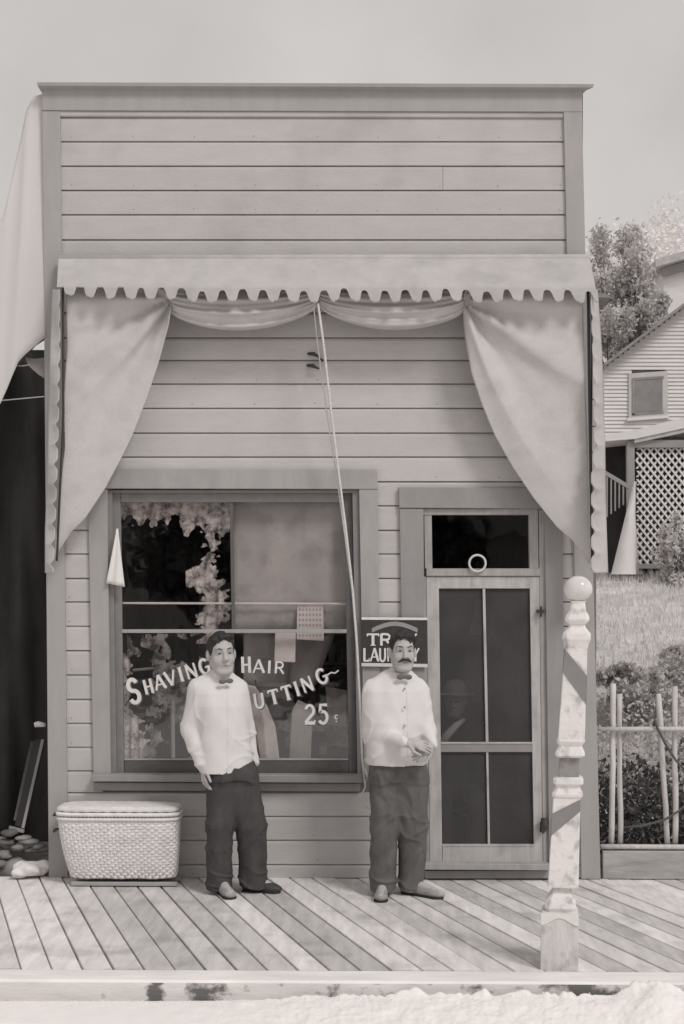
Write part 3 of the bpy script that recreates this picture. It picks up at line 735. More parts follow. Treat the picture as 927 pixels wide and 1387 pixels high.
def ragged_sheet(name, px0, px1, ytop, ybot, y, holes, mt, label, cat, seed=1, nx=150, ny=120, wave=.01):
    """cloth with a torn lacy outline: cells of a fine grid kept where fabric is"""
    rg = np.random.default_rng(seed); ph = rg.uniform(0, 6.28, 12)
    v = []; f = []
    for j in range(ny + 1):
        for i in range(nx + 1):
            p = P(px0 + (px1 - px0) * i / nx, ytop + (ybot - ytop) * j / ny, y)
            v.append(p + Vector((0, wave * math.sin(i * 28. / nx + ph[0]) + wave * .6 * math.sin(i * 12. / nx + j * 16. / ny + ph[1]), 0)))
    for j in range(ny):
        for i in range(nx):
            u, w_ = (i + .5) / nx, (j + .5) / ny
            if holes(u, w_, ph): f.append((j * (nx + 1) + i, j * (nx + 1) + i + 1, (j + 1) * (nx + 1) + i + 1, (j + 1) * (nx + 1) + i))
    used = sorted({i for q in f for i in q}); mp = {a: b for b, a in enumerate(used)}
    mm = MB(); mm.add([v[i] for i in used], [tuple(mp[i] for i in q) for q in f])
    o = mm.build(name, mt, smooth=True); tag(o, label, cat); return o
from mathutils import noise as mn
def nz(x, y, k=0): return mn.fractal(Vector((x, y, k)), 1.0, 2.0, 4)
def h1(u, w_, ph):
    return w_ < .50 + .42 * nz(u * 3.5, .3, 1) + .16 * nz(u * 17, w_ * 6, 2) + (.14 if u > .55 else 0)
ragged_sheet('lace_valance', 160, 313, 672, 742, .13, h1, M['lace'], 'bright lace valance along the top of the left window pane', 'curtain', 3)  # pale sheet stands in for the bright reflection in the pane
def h2(u, w_, ph):
    c = .5 + .28 * nz(.1, w_ * 3.2, 7); wd = .20 + .22 * nz(.7, w_ * 6, 9) + .18 * nz(u * 5, w_ * 17, 3)
    return abs(u - c) < wd
ragged_sheet('lace_curtain', 252, 322, 712, 872, .13, h2, M['lace'], 'torn lace curtain hanging beside the mullion in the left window pane', 'curtain', 5)  # another reflection streak built as a pale sheet
def h3(u, w_, ph):
    return u < .22 + .45 * w_ ** 2 + .35 * nz(.2, w_ * 6, 4) + .15 * nz(u * 6, w_ * 20, 6)
ragged_sheet('lace_curtain', 163, 214, 885, 1034, .13, h3, M['lace'], 'ragged pale curtain in the lower left corner of the shop window', 'curtain', 8, 110, 150)  # ragged reflection low in the pane, built as a sheet
def card(name, pts, y, mt, label, cat, t=.003):
    o = pxprism(name, pts, y, t, mt, None); tag(o, label, cat); return o
card('paper_notice', [(402, 866), (439, 868), (438, 820), (403, 818)], .12, M['paper'], 'printed paper notice hung at the meeting rail right of the mullion', 'notice')
nb = MB()
for k in range(7):
    for q in range(6):
        a = 405 + k * 4.6; b = 824 + q * 7
        dq(nb, [(a, b + 3.5), (a + 2.6, b + 3.5), (a + 2.6, b), (a, b)], .1185, .001)
noti = bpy.data.objects['paper_notice']; nb.build('print_lines', M['blind'], noti)
card('paper_notice', [(372, 896), (400, 897), (401, 856), (373, 857)], .12, M['paper'], 'blank pale paper hung over the end of the word HAIR', 'notice')
mm = MB(); mm.tube([P(160, 817, .11), P(475, 818, .11)], .008, 8); o = mm.build('curtain_rod', M['letter'])
tag(o, 'thin pale curtain rod crossing the window above the meeting rail', 'rod')
ct = thing('hanging_coat', tuple(P(350, 930, .2)), 'white barber coat hanging inside behind the start of the word cutting', 'coat')  # added shape imitating the man's jacket mirrored in the glass
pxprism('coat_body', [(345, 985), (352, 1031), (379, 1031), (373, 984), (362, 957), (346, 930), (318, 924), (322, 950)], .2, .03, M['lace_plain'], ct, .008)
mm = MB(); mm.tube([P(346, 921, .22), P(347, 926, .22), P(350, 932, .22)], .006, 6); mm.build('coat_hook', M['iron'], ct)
card('hanging_towel', [(392, 1031), (421, 1031), (424, 958), (404, 948), (396, 962)], .34, M['blind'], 'grey towel hanging low inside, between the white coat and the price lettering', 'towel', .01)  # added grey card imitating a reflection patch
card('hanging_towel', [(441, 930), (470, 935), (469, 985), (445, 982)], .5, M['house_grey'], 'grey towel hanging inside just right of the word cutting', 'towel', .01)  # second added card, also imitating a reflection patch
def h4(u, w_, ph): return nz(u * 3, w_ * 3, 21) + .5 * nz(u * 9, w_ * 9, 22) > -.02
ragged_sheet('mottled_screen', 172, 300, 858, 1030, .55, h4, M['mottle'], 'mottled grey paper screen standing inside behind the word shaving', 'screen', 12, 110, 130)  # added sheet imitating mottled reflections in the lower left pane
def h5(u, w_, ph): return nz(u * 2.5, w_ * 3, 31) + .5 * nz(u * 8, w_ * 9, 32) > .10
ragged_sheet('mottled_screen', 330, 474, 935, 1034, .75, h5, M['mottle'], 'mottled grey paper screen standing inside low behind the price lettering', 'screen', 13, 120, 90)  # same mottled reflection imitated in the lower right pane
# barber chair seen dimly
def chair(loc, label, high=True):
    t = thing('barber_chair', loc, label, 'chair'); x, y, z = loc
    s = MB(); s.bbox(x - .27, x + .27, y - .25, y + .25, .50, .60, .03); s.build('seat', M['leather'], t)
    s = MB(); s.bbox(x - .25, x + .25, y + .2, y + .3, .6, 1.25, .03); s.build('backrest', M['leather'], t)
    for sx in (-1, 1):
        s = MB(); s.bbox(x + sx * .30 - .03, x + sx * .30 + .03, y - .25, y + .25, .74, .80, .01); s.bbox(x + sx * .30 - .02, x + sx * .30 + .02, y - .2, y - .15, .5, .74, .005); s.build('armrest', M['bar'], t)
    s = MB(); s.tube([(x, y, .0), (x, y, .03), (x, y, .06), (x, y, .5)], [.25, .24, .06, .05], 14); s.build('pedestal', M['iron'], t)
    s = MB(); s.bbox(x - .12, x + .12, y + .2, y + .28, 1.27, 1.40, .03); s.build('headrest', M['leather'], t)
    return t
chair((-.45, 1.5, 0), 'dark padded barber chair standing behind the word shaving inside the window')
chair((-.02, 2.3, 0), 'dark padded barber chair further back behind the word cutting inside the window')
cb = thing('back_cabinet', (P(400, 1100, 3.5).x, 3.5, 0), 'low grey cabinet with open shelves inside behind the price lettering', 'cabinet')
x = P(400, 1100, 3.5).x
s = MB(); s.box(x - .7, x + .5, 3.3, 3.7, 0, .95); s.build('cabinet_body', M['blind'], cb)
s = MB(); s.box(x - .75, x + .55, 3.25, 3.7, .955, .99); s.build('cabinet_top', M['bar'], cb)
for k in range(2):
    s = MB(); s.box(x - .62 + k * .6, x - .12 + k * .6, 3.28, 3.299, .1, .85); s.build('cabinet_door', M['sash_dark'], cb)
mm = MB(); mm.tube([P(234, 948, .5), P(235, 1100, .5)], .016, 8); o = mm.build('stand_pole', M['bar']); tag(o, 'thin upright light pole inside behind the left lower pane', 'pole')
mm = MB(); mm.tube([P(212, 903, .6), P(212, 900, .6), P(212, 896, .6), P(212, 893, .6)], [.01, .03, .03, .01], 10)
mm.tube([P(180, 908, .6), P(212, 905, .6), P(238, 896, .6)], .012, 6); o = mm.build('lamp_bracket', M['bar']); tag(o, 'pale lamp knob on a bracket inside above the word shaving', 'lamp')
# things seen through the screen door
card('wall_panel', [(640, 952), (696, 955), (694, 862), (641, 858)], 2.6, M['house_grey'], 'pale rectangular panel inside seen through the upper right half of the screen door', 'panel', .03)
card('hanging_towel', [(636, 860), (656, 861), (653, 812), (645, 812)], 1.4, M['bar'], 'narrow towel hanging inside behind the screen door muntin', 'towel', .02)

# =================================================================== people
def Rz(a): return Matrix.Rotation(a, 3, 'Z')
def add_head(Fd, c, Rm, skin_only=True, s=1.0):
    """Rm columns: right, forward(-Y at rest), up. local coords (x, f, z)"""
    def T(x, f, z): return np.array(c) + np.array(Rm @ Vector((x * s, -f * s, z * s)))
    Fd.ell(T(0, -.012, .036), (.075 * s, .096 * s, .086 * s), .0, Rm)
    Fd.ell(T(0, .022, -.040), (.058 * s, .066 * s, .078 * s), .03, Rm)
    Fd.ell(T(0, .062, -.100), (.026 * s, .022 * s, .020 * s), .03, Rm)
    for q in (-1, 1):
        Fd.ell(T(q * .036, .052, -.030), (.026 * s, .026 * s, .024 * s), .03, Rm)
        Fd.cap(T(q * .052, 0, -.05), T(q * .030, .055, -.096), .020 * s, .016 * s, .03)
    Fd.cap(T(-.036, .074, .032), T(.036, .074, .032), .013 * s, .013 * s, .02)
    for q in (-1, 1): Fd.ell(T(q * .032, .094, .010), (.019 * s, .014 * s, .013 * s), .012, Rm, sub=True)
    for q in (-1, 1): Fd.ell(T(q * .031, .068, .010), (.014 * s, .014 * s, .012 * s), .006, Rm)
    Fd.cap(T(0, .084, .018), T(0, .104, -.024), .008 * s, .0135 * s, .012)
    for q in (-1, 1): Fd.ell(T(q * .012, .092, -.028), (.010 * s, .010 * s, .008 * s), .006, Rm)
    Fd.cap(T(-.018, .080, -.055), T(.018, .080, -.055), .0075 * s, .0075 * s, .008)
    Fd.cap(T(-.015, .079, -.067), T(.015, .079, -.067), .0085 * s, .0085 * s, .008)
    for q in (-1, 1): Fd.ell(T(q * .078, -.008, -.002), (.012 * s, .020 * s, .033 * s), .01, Rm)
    return T

def add_hand(Fd, wr, d, n_, side, curl=.5, r=1.0, thumb=1):
    """wr wrist, d direction of the hand, n_ back-of-hand normal, side thumb side"""
    wr = Vector(wr); d = Vector(d).normalized(); n_ = Vector(n_); n_ = (n_ - d * n_.dot(d)).normalized(); sd_ = d.cross(n_) * side
    for k in range(4):
        o_ = (k - 1.5) * .019
        Fd.cap(wr + sd_ * o_ * .55, wr + d * .088 - sd_ * o_, .0145 * r, .0115 * r, .012)
    lens = (.070, .080, .075, .058)
    for k in range(4):
        o_ = (1.5 - k) * .0205
        p = wr + d * .088 + sd_ * o_; L = lens[k]; a = curl * (.7 + .12 * k)
        q = p.copy(); dirv = (d + sd_ * o_ * 1.6).normalized(); r0 = .0098
        for seg in range(3):
            dirv = (dirv * math.cos(a) - n_ * math.sin(a)).normalized()
            q2 = q + dirv * L * (.45, .32, .23)[seg]
            Fd.cap(q, q2, r0 * r, (r0 - .0008) * r, .003); q = q2; r0 -= .0008
            nd = dirv
            n2 = (n_ * math.cos(a) + d * math.sin(a))
    p = wr + d * .022 + sd_ * .022
    t1 = (d * .7 + sd_ * .75 - n_ * .25 * curl * 2).normalized(); t2 = (d * .95 + sd_ * .25 - n_ * .5 * curl).normalized()
    Fd.cap(p, p + t1 * .042, .014 * r, .012 * r, .012); Fd.cap(p + t1 * .042, p + t1 * .042 + t2 * .050, .0115 * r, .009 * r, .004)

def folds(amp, terms):
    def fn(X, Y, Z):
        t = 0
        for kx, ky, kz, ph, w_ in terms: t = t + w_ * np.sin(kx * X + ky * Y + kz * Z + ph)
        return amp * t
    return fn

def ridge(t): return (1 - np.abs(np.sin(t))) ** 3
def trfold(ph):
    def fn(X, Y, Z):
        warp = 1.1 * np.sin(6 * Z + ph) + .7 * np.sin(11 * X + 7 * Z + ph) + .5 * np.sin(19 * X - 13 * Z)
        knee = np.exp(-((Z - .42) / .15) ** 2); hem = np.exp(-((Z - .09) / .08) ** 2); hip = np.exp(-((Z - .76) / .12) ** 2)
        d = -.0055 * ridge(9 * X + 14 * Z + 1.2 * warp + ph) * (.25 + knee) - .0060 * ridge(-13 * X + 21 * Z + warp) * knee
        d = d - .0085 * ridge(24 * Z + 9 * X + warp) * hem - .0045 * ridge(17 * X + 2 * Z + .8 * warp + 1) * hip
        d = d - .0030 * ridge(16 * X + 8 * Y + 1.4 * Z + .5 * warp + ph) + .0016 * np.sin(40 * X + 22 * Z + 2 * warp)
        return d * 1.45 + .003
    return fn
def jkfold(xc, ph, yaw):
    def fn(X, Y, Z):
        warp = 1.2 * np.sin(7 * Z + ph) + .8 * np.sin(13 * X + 5 * Z + ph) + .4 * np.sin(23 * X - 17 * Z)
        side = np.clip((np.abs(X - xc) - .10) / .08, 0, 1); waist = np.exp(-((Z - 1.0) / .10) ** 2)
        d = -.0055 * ridge(15 * Z + 8 * X * np.sign(X - xc) + warp + ph) * side - .0042 * ridge(11 * X + 5 * Z + warp) * (.3 + waist)
        d = d - .0035 * ridge(-8 * X + 9 * Z + 1.3 * warp + 2) + .0012 * np.sin(37 * X + 29 * Z + 2 * warp)
        u = (X - xc) * math.cos(yaw) + (Y + .1) * math.sin(yaw)
        front = (Y < -.02)
        d = d + .0045 * np.exp(-((u - .012) / .0045) ** 2) * front                  # edge of the buttoned front
        return d * 1.35 + .003
    return fn

def person(base, J, label, skin, hairm, hat=False, seated=False, extra=None, h=.005):
    t = thing('person', base, label, 'person'); off = np.array(base)
    hc = J['head']; Rm = J['Rm']; s = J.get('hs', 1.0)
    pts = np.array([p for k_, p in J.items() if k_ in ('head', 'neck', 'shL', 'shR', 'elL', 'elR', 'wrL', 'wrR', 'hipL', 'hipR', 'knL', 'knR', 'anL', 'anR', 'toL', 'toR')])
    lo = pts.min(0) - .17; hi = pts.max(0) + .17; lo[2] = min(lo[2], -.02); lo[2] = max(lo[2], -.03)
    B = Field(lo, hi, h)
    neck = np.array(J['neck']); pel = (np.array(J['hipL']) + np.array(J['hipR'])) / 2; chest = neck * .72 + pel * .28
    T = add_head(B, hc, Rm, s=s)
    B.cap(T(0, -.015, -.06), neck + np.array((0, .01, -.03)), .052, .060, .03)
    B.cap(chest + np.array((-.05, .02, 0)), chest + np.array((.05, .02, 0)), .075, .075, .03)
    B.cap(chest + np.array((0, .02, 0)), pel, .075, .085, .04); B.cap(J['shL'], J['shR'], .045, .045, .05)
    B.cap(J['hipL'], J['hipR'], .07, .07, .03)
    for q in 'LR':
        B.cap(J['sh' + q], J['el' + q], .045, .036, .03); B.cap(J['el' + q], J['wr' + q], .036, .025, .02)
        B.cap(J['hip' + q], J['kn' + q], .072, .050, .03); B.cap(J['kn' + q], J['an' + q], .048, .034, .02)
        B.cap(J['an' + q], J['to' + q], .034, .026, .02)
        hd = J['hand' + q]; add_hand(B, J['wr' + q], hd[0], hd[1], hd[2], hd[3])
    body = B.build('body', skin, t, off)
    # hair
    Hf = Field(np.array(hc) - .16, np.array(hc) + .16, .004)
    Hf.ell(T(0, -.014, .040), (.081 * s, .102 * s, .090 * s), .0, Rm)
    if J.get('quiff'):
        for (x_, f_, z_, r_) in ((-.030, .058, .104, .030), (.012, .066, .100, .026), (.040, .050, .100, .028), (-.058, .035, .088, .026), (.066, .030, .082, .022), (0, .02, .118, .034)):
            Hf.ell(T(x_, f_, z_), (r_ * s, r_ * s, r_ * .75 * s), .015, Rm)
    else:
        for (x_, f_, z_, r_) in ((.030, .055, .104, .028), (-.005, .062, .103, .024), (-.045, .048, .092, .024), (.05, .03, .098, .026), (0, .01, .118, .032)):
            Hf.ell(T(x_, f_, z_), (r_ * s, r_ * s, r_ * .7 * s), .018, Rm)
    cc = np.array(hc); Ra = np.array(Rm)
    def cl2(X, Y, Z):
        q = [(X - cc[0]) * Ra[0][i] + (Y - cc[1]) * Ra[1][i] + (Z - cc[2]) * Ra[2][i] for i in range(3)]
        x_, f, u = q[0] / s, -q[1] / s, q[2] / s
        hl = J.get('hairline', .080) - .042 * (x_ / .075) ** 2 + np.minimum(f - .052, 0) * 1.25 + .006 * np.sin(x_ * 130 + 1) + .003 * np.sin(x_ * 300) + .010 * np.sin(x_ * 40 + J.get('part', 0))
        hl = np.maximum(hl, -.085)
        ear = np.sqrt(((np.abs(x_) - .082) / .03) ** 2 + ((f + .008) / .026) ** 2 + ((u + .004) / .036) ** 2)
        return np.maximum(.7 * s * (hl - u), .03 * (1 - ear))
    Hf.clip(cl2)
    Hf.disp(folds(.0012, [(120, 40, 60, 0, 1), (-60, 110, 90, 1, .8), (90, -80, 130, 2, .6)]))
    if not hat: Hf.build('hair', hairm, t, off)
    # brows, eyes, lips
    def bit(name, pts_, r, mt, par=body):
        f_ = Field(np.min(pts_, 0) - .03, np.max(pts_, 0) + .03, .0025)
        for i in range(len(pts_) - 1): f_.cap(pts_[i], pts_[i + 1], r[i], r[i + 1], .003)
        V, Fc = f_.mesh(); return mesh_obj(name, V + off, Fc, mt, t if par is None else par, smooth=True)
    for q in (-1, 1):
        bit('eyebrow', [T(q * .014, .092, .033), T(q * .034, .091, .039), T(q * .052, .074, .033)], [.0028, .0034, .002], hairm)
        bit('eye', [T(q * .026, .0815, .010), T(q * .036, .0795, .010)], [.0052, .0048], M['hair'])
    bit('lips', [T(-.02, .086, -.061), T(0, .090, -.061), T(.02, .086, -.061)], [.003, .0055, .003], M['lips'])
    if J.get('moustache'):
        bit('moustache', [T(-.040, .076, -.058), T(-.018, .096, -.044), T(0, .101, -.041), T(.018, .096, -.044), T(.040, .076, -.058)], [.004, .009, .008, .009, .004], hairm, None)
    return t, T, off

def shoe(t, off, an, to, mt):
    an = Vector(an); to = Vector(to); d = (to - an); d.z = 0; L = d.length; d.normalize(); sd_ = Vector((-d.y, d.x, 0))
    a0 = Vector((an.x, an.y, 0)); Fd = Field(np.minimum(a0, a0 + d * L) - .14, np.maximum(a0, a0 + d * L) + np.array((.14, .14, .2)), .005)
    Rm = Matrix((sd_, d, Vector((0, 0, 1)))).transposed()
    Fd.ell(a0 - d * .045 + Vector((0, 0, .035)), (.036, .045, .038), .0, Rm)
    Fd.cap(a0 + Vector((0, 0, .10)), a0 + Vector((0, 0, .04)), .042, .042, .03)
    Fd.ell(a0 + d * (L * .45) + Vector((0, 0, .038)), (.040, .09, .036), .03, Rm)
    Fd.ell(a0 + d * (L * .85) + Vector((0, 0, .028)), (.044, .065, .028), .03, Rm)
    Fd.clip(lambda X, Y, Z: .012 - Z + X * 0 + Y * 0)
    o = Fd.build('shoe', mt, t, off)
    Fs = Field(np.minimum(a0, a0 + d * L) - np.array((.14, .14, .01)), np.maximum(a0, a0 + d * L) + np.array((.14, .14, .05)), .004)
    Fs.cap(a0 - d * .045 + Vector((0, 0, 0)), a0 + d * (L * .4), .038, .036, 0); Fs.cap(a0 + d * (L * .4), a0 + d * L * .88, .036, .048, 0)
    Fs.clip(lambda X, Y, Z: np.maximum(Z - .014, .001 - Z) + X * 0 + Y * 0)
    V, Fc = Fs.mesh(); mesh_obj('sole', V + off, Fc, M['sole'], o, smooth=True)

def bow_tie(t, off, T, z, f, mt, Rm, sc=1.0):
    c = T(0, f, z); u = np.array(Rm @ Vector((1, 0, 0)))
    Fd = Field(c - .08, c + .08, .0035)
    for q in (-1, 1):
        Fd.ell(c + u * q * .026 * sc, (.024 * sc, .009, .017 * sc), .004, Rm)
    Fd.ell(c, (.008, .011, .010), .003, Rm)
    Fd.build('bow_tie', mt, t, off)

def collar(t, off, c, r, h_, tilt=0, mt=None):
    mm = MB(); rows = []
    for (rr, zz) in ((r, -h_), (r * .98, h_), (r * .93, h_), (r * .93, -h_)):
        rows.append([(off[0] + c[0] + rr * math.cos(a), off[1] + c[1] + rr * .95 * math.sin(a), off[2] + c[2] + zz + .018 * math.sin(a)) for a in [2 * math.pi * k / 28 for k in range(28)]])
    rows.append(rows[0]); mm.grid(rows, True); mm.build('collar', mt or M['jacket'], t, smooth=True)

# ---- man in front of the window
b1 = (P(320, 1210, -.5).x, -.5, 0.0)
Rm1 = Rz(R(20)) @ Matrix.Rotation(R(-4), 3, 'Y')
J1 = dict(head=(-.105, -.02, 1.596), Rm=Rm1, hs=1.15, neck=(-.105, .02, 1.455), shL=(-.265, -.02, 1.375), shR=(.0, .09, 1.375), elL=(-.315, .03, 1.09), elR=(.055, .15, 1.09),
          wrL=(-.222, -.04, .845), wrR=(.075, .14, .88), hipL=(-.105, .04, .86), hipR=(-.01, .06, .86), knL=(-.105, -.02, .48), knR=(.095, .03, .48),
          anL=(-.105, .0, .08), anR=(.115, .05, .08), toL=(-.02, -.19, .03), toR=(.27, .0, .03),
          handL=((.12, -.08, -1), (-.9, -.5, 0), -1, .35), handR=((-.45, -.1, -1), (.6, .6, 0), 1, .5), part=1.0)
t1, T1, off1 = person(b1, J1, 'young man in long white barber jacket and dark trousers standing before the shop window', M['skin'], M['hair'])
Fj = Field((-.42, -.2, .74), (.22, .26, 1.54), .005)
Fj.table([(.802, -.075, .04, .185, .135), (.95, -.08, .04, .18, .13), (1.1, -.09, .035, .172, .13), (1.25, -.105, .03, .175, .13), (1.34, -.115, .03, .165, .115), (1.40, -.12, .03, .13, .09), (1.455, -.108, .02, .075, .07), (1.478, -.105, .015, .060, .06)], R(22), .0)
Fj.cap((-.262, -.01, 1.365), (-.318, .02, 1.09), .070, .060, .06); Fj.cap((-.318, .02, 1.09), (-.228, -.035, .87), .060, .047, .03)
Fj.cap((.0, .09, 1.36), (.055, .15, 1.09), .065, .055, .06); Fj.cap((.055, .15, 1.09), (.10, .135, .86), .055, .042, .03)
Fj.cap((-.140, .01, 1.462), (-.262, -.005, 1.372), .048, .055, .03); Fj.cap((-.085, .03, 1.462), (-.005, .085, 1.372), .048, .055, .03)
Fj.disp(jkfold(-.07, .34, R(22)))
Fj.clip(lambda X, Y, Z: .803 + .006 * np.sin(X * 14) - Z)
Fj.build('jacket', M['jacket'], t1, off1)
collar(t1, off1, (-.105, .0, 1.482), .066, .022)
bow_tie(t1, off1, T1, -.152, .072, M['tie'], Rm1, 1.0)
Ft = Field((-.26, -.18, .02), (.26, .22, .96), .005)
Ft.table([(.76, -.04, .03, .150, .115), (.80, -.04, .03, .150, .115), (.86, -.05, .035, .140, .105)], R(15), 0)
Ft.cap((-.035, .03, .80), (-.010, .02, .58), .085, .060, .05)
Ft.cap((-.110, .03, .80), (-.112, -.02, .44), .100, .088, .06); Ft.cap((-.112, -.03, .44), (-.112, -.005, .05), .088, .088, .02)
Ft.cap((.040, .075, .78), (.100, .03, .44), .104, .100, .06); Ft.cap((.100, .03, .44), (.112, .05, .05), .100, .098, .02)
Ft.disp(trfold(0.))
Ft.clip(lambda X, Y, Z: .030 + .02 * (Y < 0) * 0 + .012 * np.sin(X * 20 + 1) - Z + Y * 0)
Ft.build('trousers', M['trousers'], t1, off1)
shoe(t1, off1, J1['anL'], J1['toL'], M['shoe']); shoe(t1, off1, J1['anR'], J1['toR'], M['shoe_dark'])

# ---- man by the door
b2 = (P(540, 1213, -.55).x, -.55, 0.0)
Rm2 = Rz(R(9))
J2 = dict(head=(.018, -.02, 1.618), Rm=Rm2, hs=1.08, neck=(.0, .02, 1.455), shL=(-.165, -.01, 1.365), shR=(.125, .02, 1.365), elL=(-.185, .0, 1.09), elR=(.185, .0, 1.09),
          wrL=(.045, -.215, 1.035), wrR=(.205, -.16, 1.02), hipL=(-.105, .02, .88), hipR=(.085, .03, .88), knL=(-.100, -.02, .48), knR=(.10, .02, .48),
          anL=(-.105, .0, .08), anR=(.09, .03, .08), toL=(-.125, -.21, .03), toR=(.27, -.10, .03),
          handL=((.95, -.12, -.15), (.1, -.8, .5), 1, .40), handR=((-.75, -.42, -.45), (.3, -.8, .6), -1, .45), part=2.6, quiff=True, moustache=True)
t2, T2, off2 = person(b2, J2, 'moustached man in white jacket with hands clasped, standing beside the screen door', M['skin'], M['hair'])
Fj = Field((-.30, -.30, .82), (.30, .22, 1.54), .005)
Fj.table([(.868, -.015, .02, .205, .14), (1.0, -.02, .01, .20, .145), (1.15, -.025, .01, .195, .14), (1.28, -.025, .015, .19, .125), (1.36, -.02, .015, .165, .11), (1.42, -.01, .015, .11, .08), (1.465, .0, .01, .066, .066), (1.478, .0, .01, .058, .058)], R(10), .0)
Fj.cap((-.170, -.005, 1.355), (-.188, .0, 1.09), .070, .060, .06); Fj.cap((-.188, .0, 1.09), (.018, -.208, 1.038), .058, .038, .03)
Fj.cap((.125, .015, 1.355), (.188, .0, 1.09), .068, .060, .06); Fj.cap((.188, .0, 1.09), (.205, -.138, 1.025), .058, .038, .03)
Fj.cap((-.030, .02, 1.480), (-.172, .0, 1.385), .050, .055, .03); Fj.cap((.030, .02, 1.480), (.128, .02, 1.385), .050, .055, .03)
Fj.disp(jkfold(.03, .0, R(10)))
Fj.clip(lambda X, Y, Z: .870 - .016 * (X > -.02) + .004 * np.sin(X * 17) - Z + Y * 0)
jk = Fj.build('jacket', M['jacket'], t2, off2)
for z_ in (1.38, 1.26, 1.14):
    Fb = Field((.0, -.2, z_ - .03), (.08, 0, z_ + .03), .003)
    yb_ = -.128 if z_ > 1.2 else -.135
    if z_ > 1.35: yb_ = -.095
    Fb.ell((.03, yb_, z_), (.009, .006, .009), 0); Fb.build('button', M['blind'], jk, off2)
collar(t2, off2, (.0, .0, 1.482), .064, .020)
bow_tie(t2, off2, T2, -.150, .066, M['tie'], Rm2, 1.05)
Ft = Field((-.24, -.18, .02), (.26, .20, 1.0), .005)
Ft.cap((-.002, .03, .80), (-.002, .02, .58), .090, .060, .05)
Ft.table([(.77, -.005, .03, .172, .11), (.80, -.005, .03, .178, .12), (.92, -.01, .03, .165, .11)], R(8), 0)
Ft.cap((-.098, .01, .80), (-.100, -.03, .44), .100, .090, .06); Ft.cap((-.100, -.03, .44), (-.104, -.005, .05), .090, .090, .02)
Ft.cap((.088, .03, .80), (.098, .02, .44), .104, .100, .06); Ft.cap((.098, .02, .44), (.083, .035, .05), .100, .084, .02)
def wr2(X, Y, Z):
    m_ = np.clip((X + .02) / -.03, 0, 1)
    return trfold(1.7)(X, Y, Z) + m_ * .006 * np.sin(34 * Z - 26 * X + 3 * np.sin(4 * Z)) * np.exp(-((Z - .38) / .28) ** 2)
Ft.disp(wr2)
Ft.clip(lambda X, Y, Z: .036 + .012 * np.sin(X * 20 + 1) - Z + Y * 0)
Ft.build('trousers', M['trousers_light'], t2, off2)
shoe(t2, off2, J2['anL'], J2['toL'], M['shoe']); shoe(t2, off2, J2['anR'], J2['toR'], M['shoe'])

# ---- sitter behind the screen door
b3 = (P(617, 1000, .62).x, .62, 0.0)
Rm3 = Rz(R(-18))
J3 = dict(head=(0, -.02, 1.215), Rm=Rm3, hs=.95, neck=(0, .02, 1.07), shL=(-.17, .03, .99), shR=(.17, .03, .99), elL=(-.22, .02, .72), elR=(.22, .02, .72), wrL=(-.1, -.0, .60), wrR=(.1, -.0, .60),
          hipL=(-.1, .05, .52), hipR=(.1, .05, .52), knL=(-.12, -.36, .52), knR=(.12, -.36, .52), anL=(-.12, -.34, .08), anR=(.12, -.34, .08), toL=(-.14, -.5, .03), toR=(.14, -.5, .03),
          handL=((.6, .1, -.1), (0, -.2, 1), -1, .9), handR=((-.6, .1, -.1), (0, -.2, 1), 1, .9))
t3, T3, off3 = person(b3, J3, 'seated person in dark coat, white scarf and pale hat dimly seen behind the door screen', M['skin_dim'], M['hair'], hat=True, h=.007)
Fc_ = Field((-.35, -.35, .40), (.35, .3, 1.18), .009)
Fc_.table([(.45, 0, .04, .19, .16), (.7, 0, .03, .17, .13), (.92, 0, .02, .19, .13), (1.02, 0, .02, .14, .10), (1.09, 0, .02, .065, .065)], 0, 0)
for q in (-1, 1):
    Fc_.cap((q * .18, .03, .98), (q * .225, .02, .72), .065, .055, .04); Fc_.cap((q * .225, .02, .72), (q * .11, -.04, .61), .058, .055, .02)
Fc_.build('coat', M['coat'], t3, off3)
Fl = Field((-.3, -.62, .0), (.3, .25, .66), .010)
for q in (-1, 1):
    Fl.cap((q * .10, .05, .53), (q * .12, -.36, .53), .095, .07, .02); Fl.cap((q * .12, -.36, .53), (q * .12, -.34, .08), .07, .06, .01)
Fl.build('trousers', M['trousers'], t3, off3)
shoe(t3, off3, J3['anL'], J3['toL'], M['shoe_dark']); shoe(t3, off3, J3['anR'], J3['toR'], M['shoe_dark'])
mm = MB(); mm.tube([Vector(b3) + Vector(p) for p in ((-.12, -.14, .90), (-.07, -.145, .98), (.0, -.135, 1.05), (.06, -.10, 1.09))], [.035, .032, .026, .012], 8); mm.build('scarf', M['white_cloth'], t3, smooth=True)
Fh = Field((-.25, -.28, 1.22), (.25, .24, 1.46), .005)
Fh.ell((0, -.005, 1.315), (.088, .108, .075), 0, Rm3); Fh.ell((0, -.005, 1.275), (.15, .165, .012), .012, Rm3)
Fh.build('hat', M['felt'], t3, off3)
ch = thing('wooden_chair', (b3[0], b3[1] + .05, 0), 'plain wooden chair under the person sitting behind the screen door', 'chair')
x, y = b3[0], b3[1]
s = MB(); s.bbox(x - .21, x + .21, y - .18, y + .27, .40, .435, .008); s.build('seat', M['bark'], ch)
for sx, sy in ((-1, -1), (1, -1), (-1, 1), (1, 1)):
    s = MB(); s.tube([(x + sx * .19, y + (.25 if sy > 0 else -.16), 0), (x + sx * .18, y + (.25 if sy > 0 else -.16), .398)], .018, 8); s.build('leg', M['bark'], ch)
s = MB(); s.bbox(x - .2, x + .2, y + .25, y + .275, .5, .9, .008); s.build('backrest', M['bark'], ch)

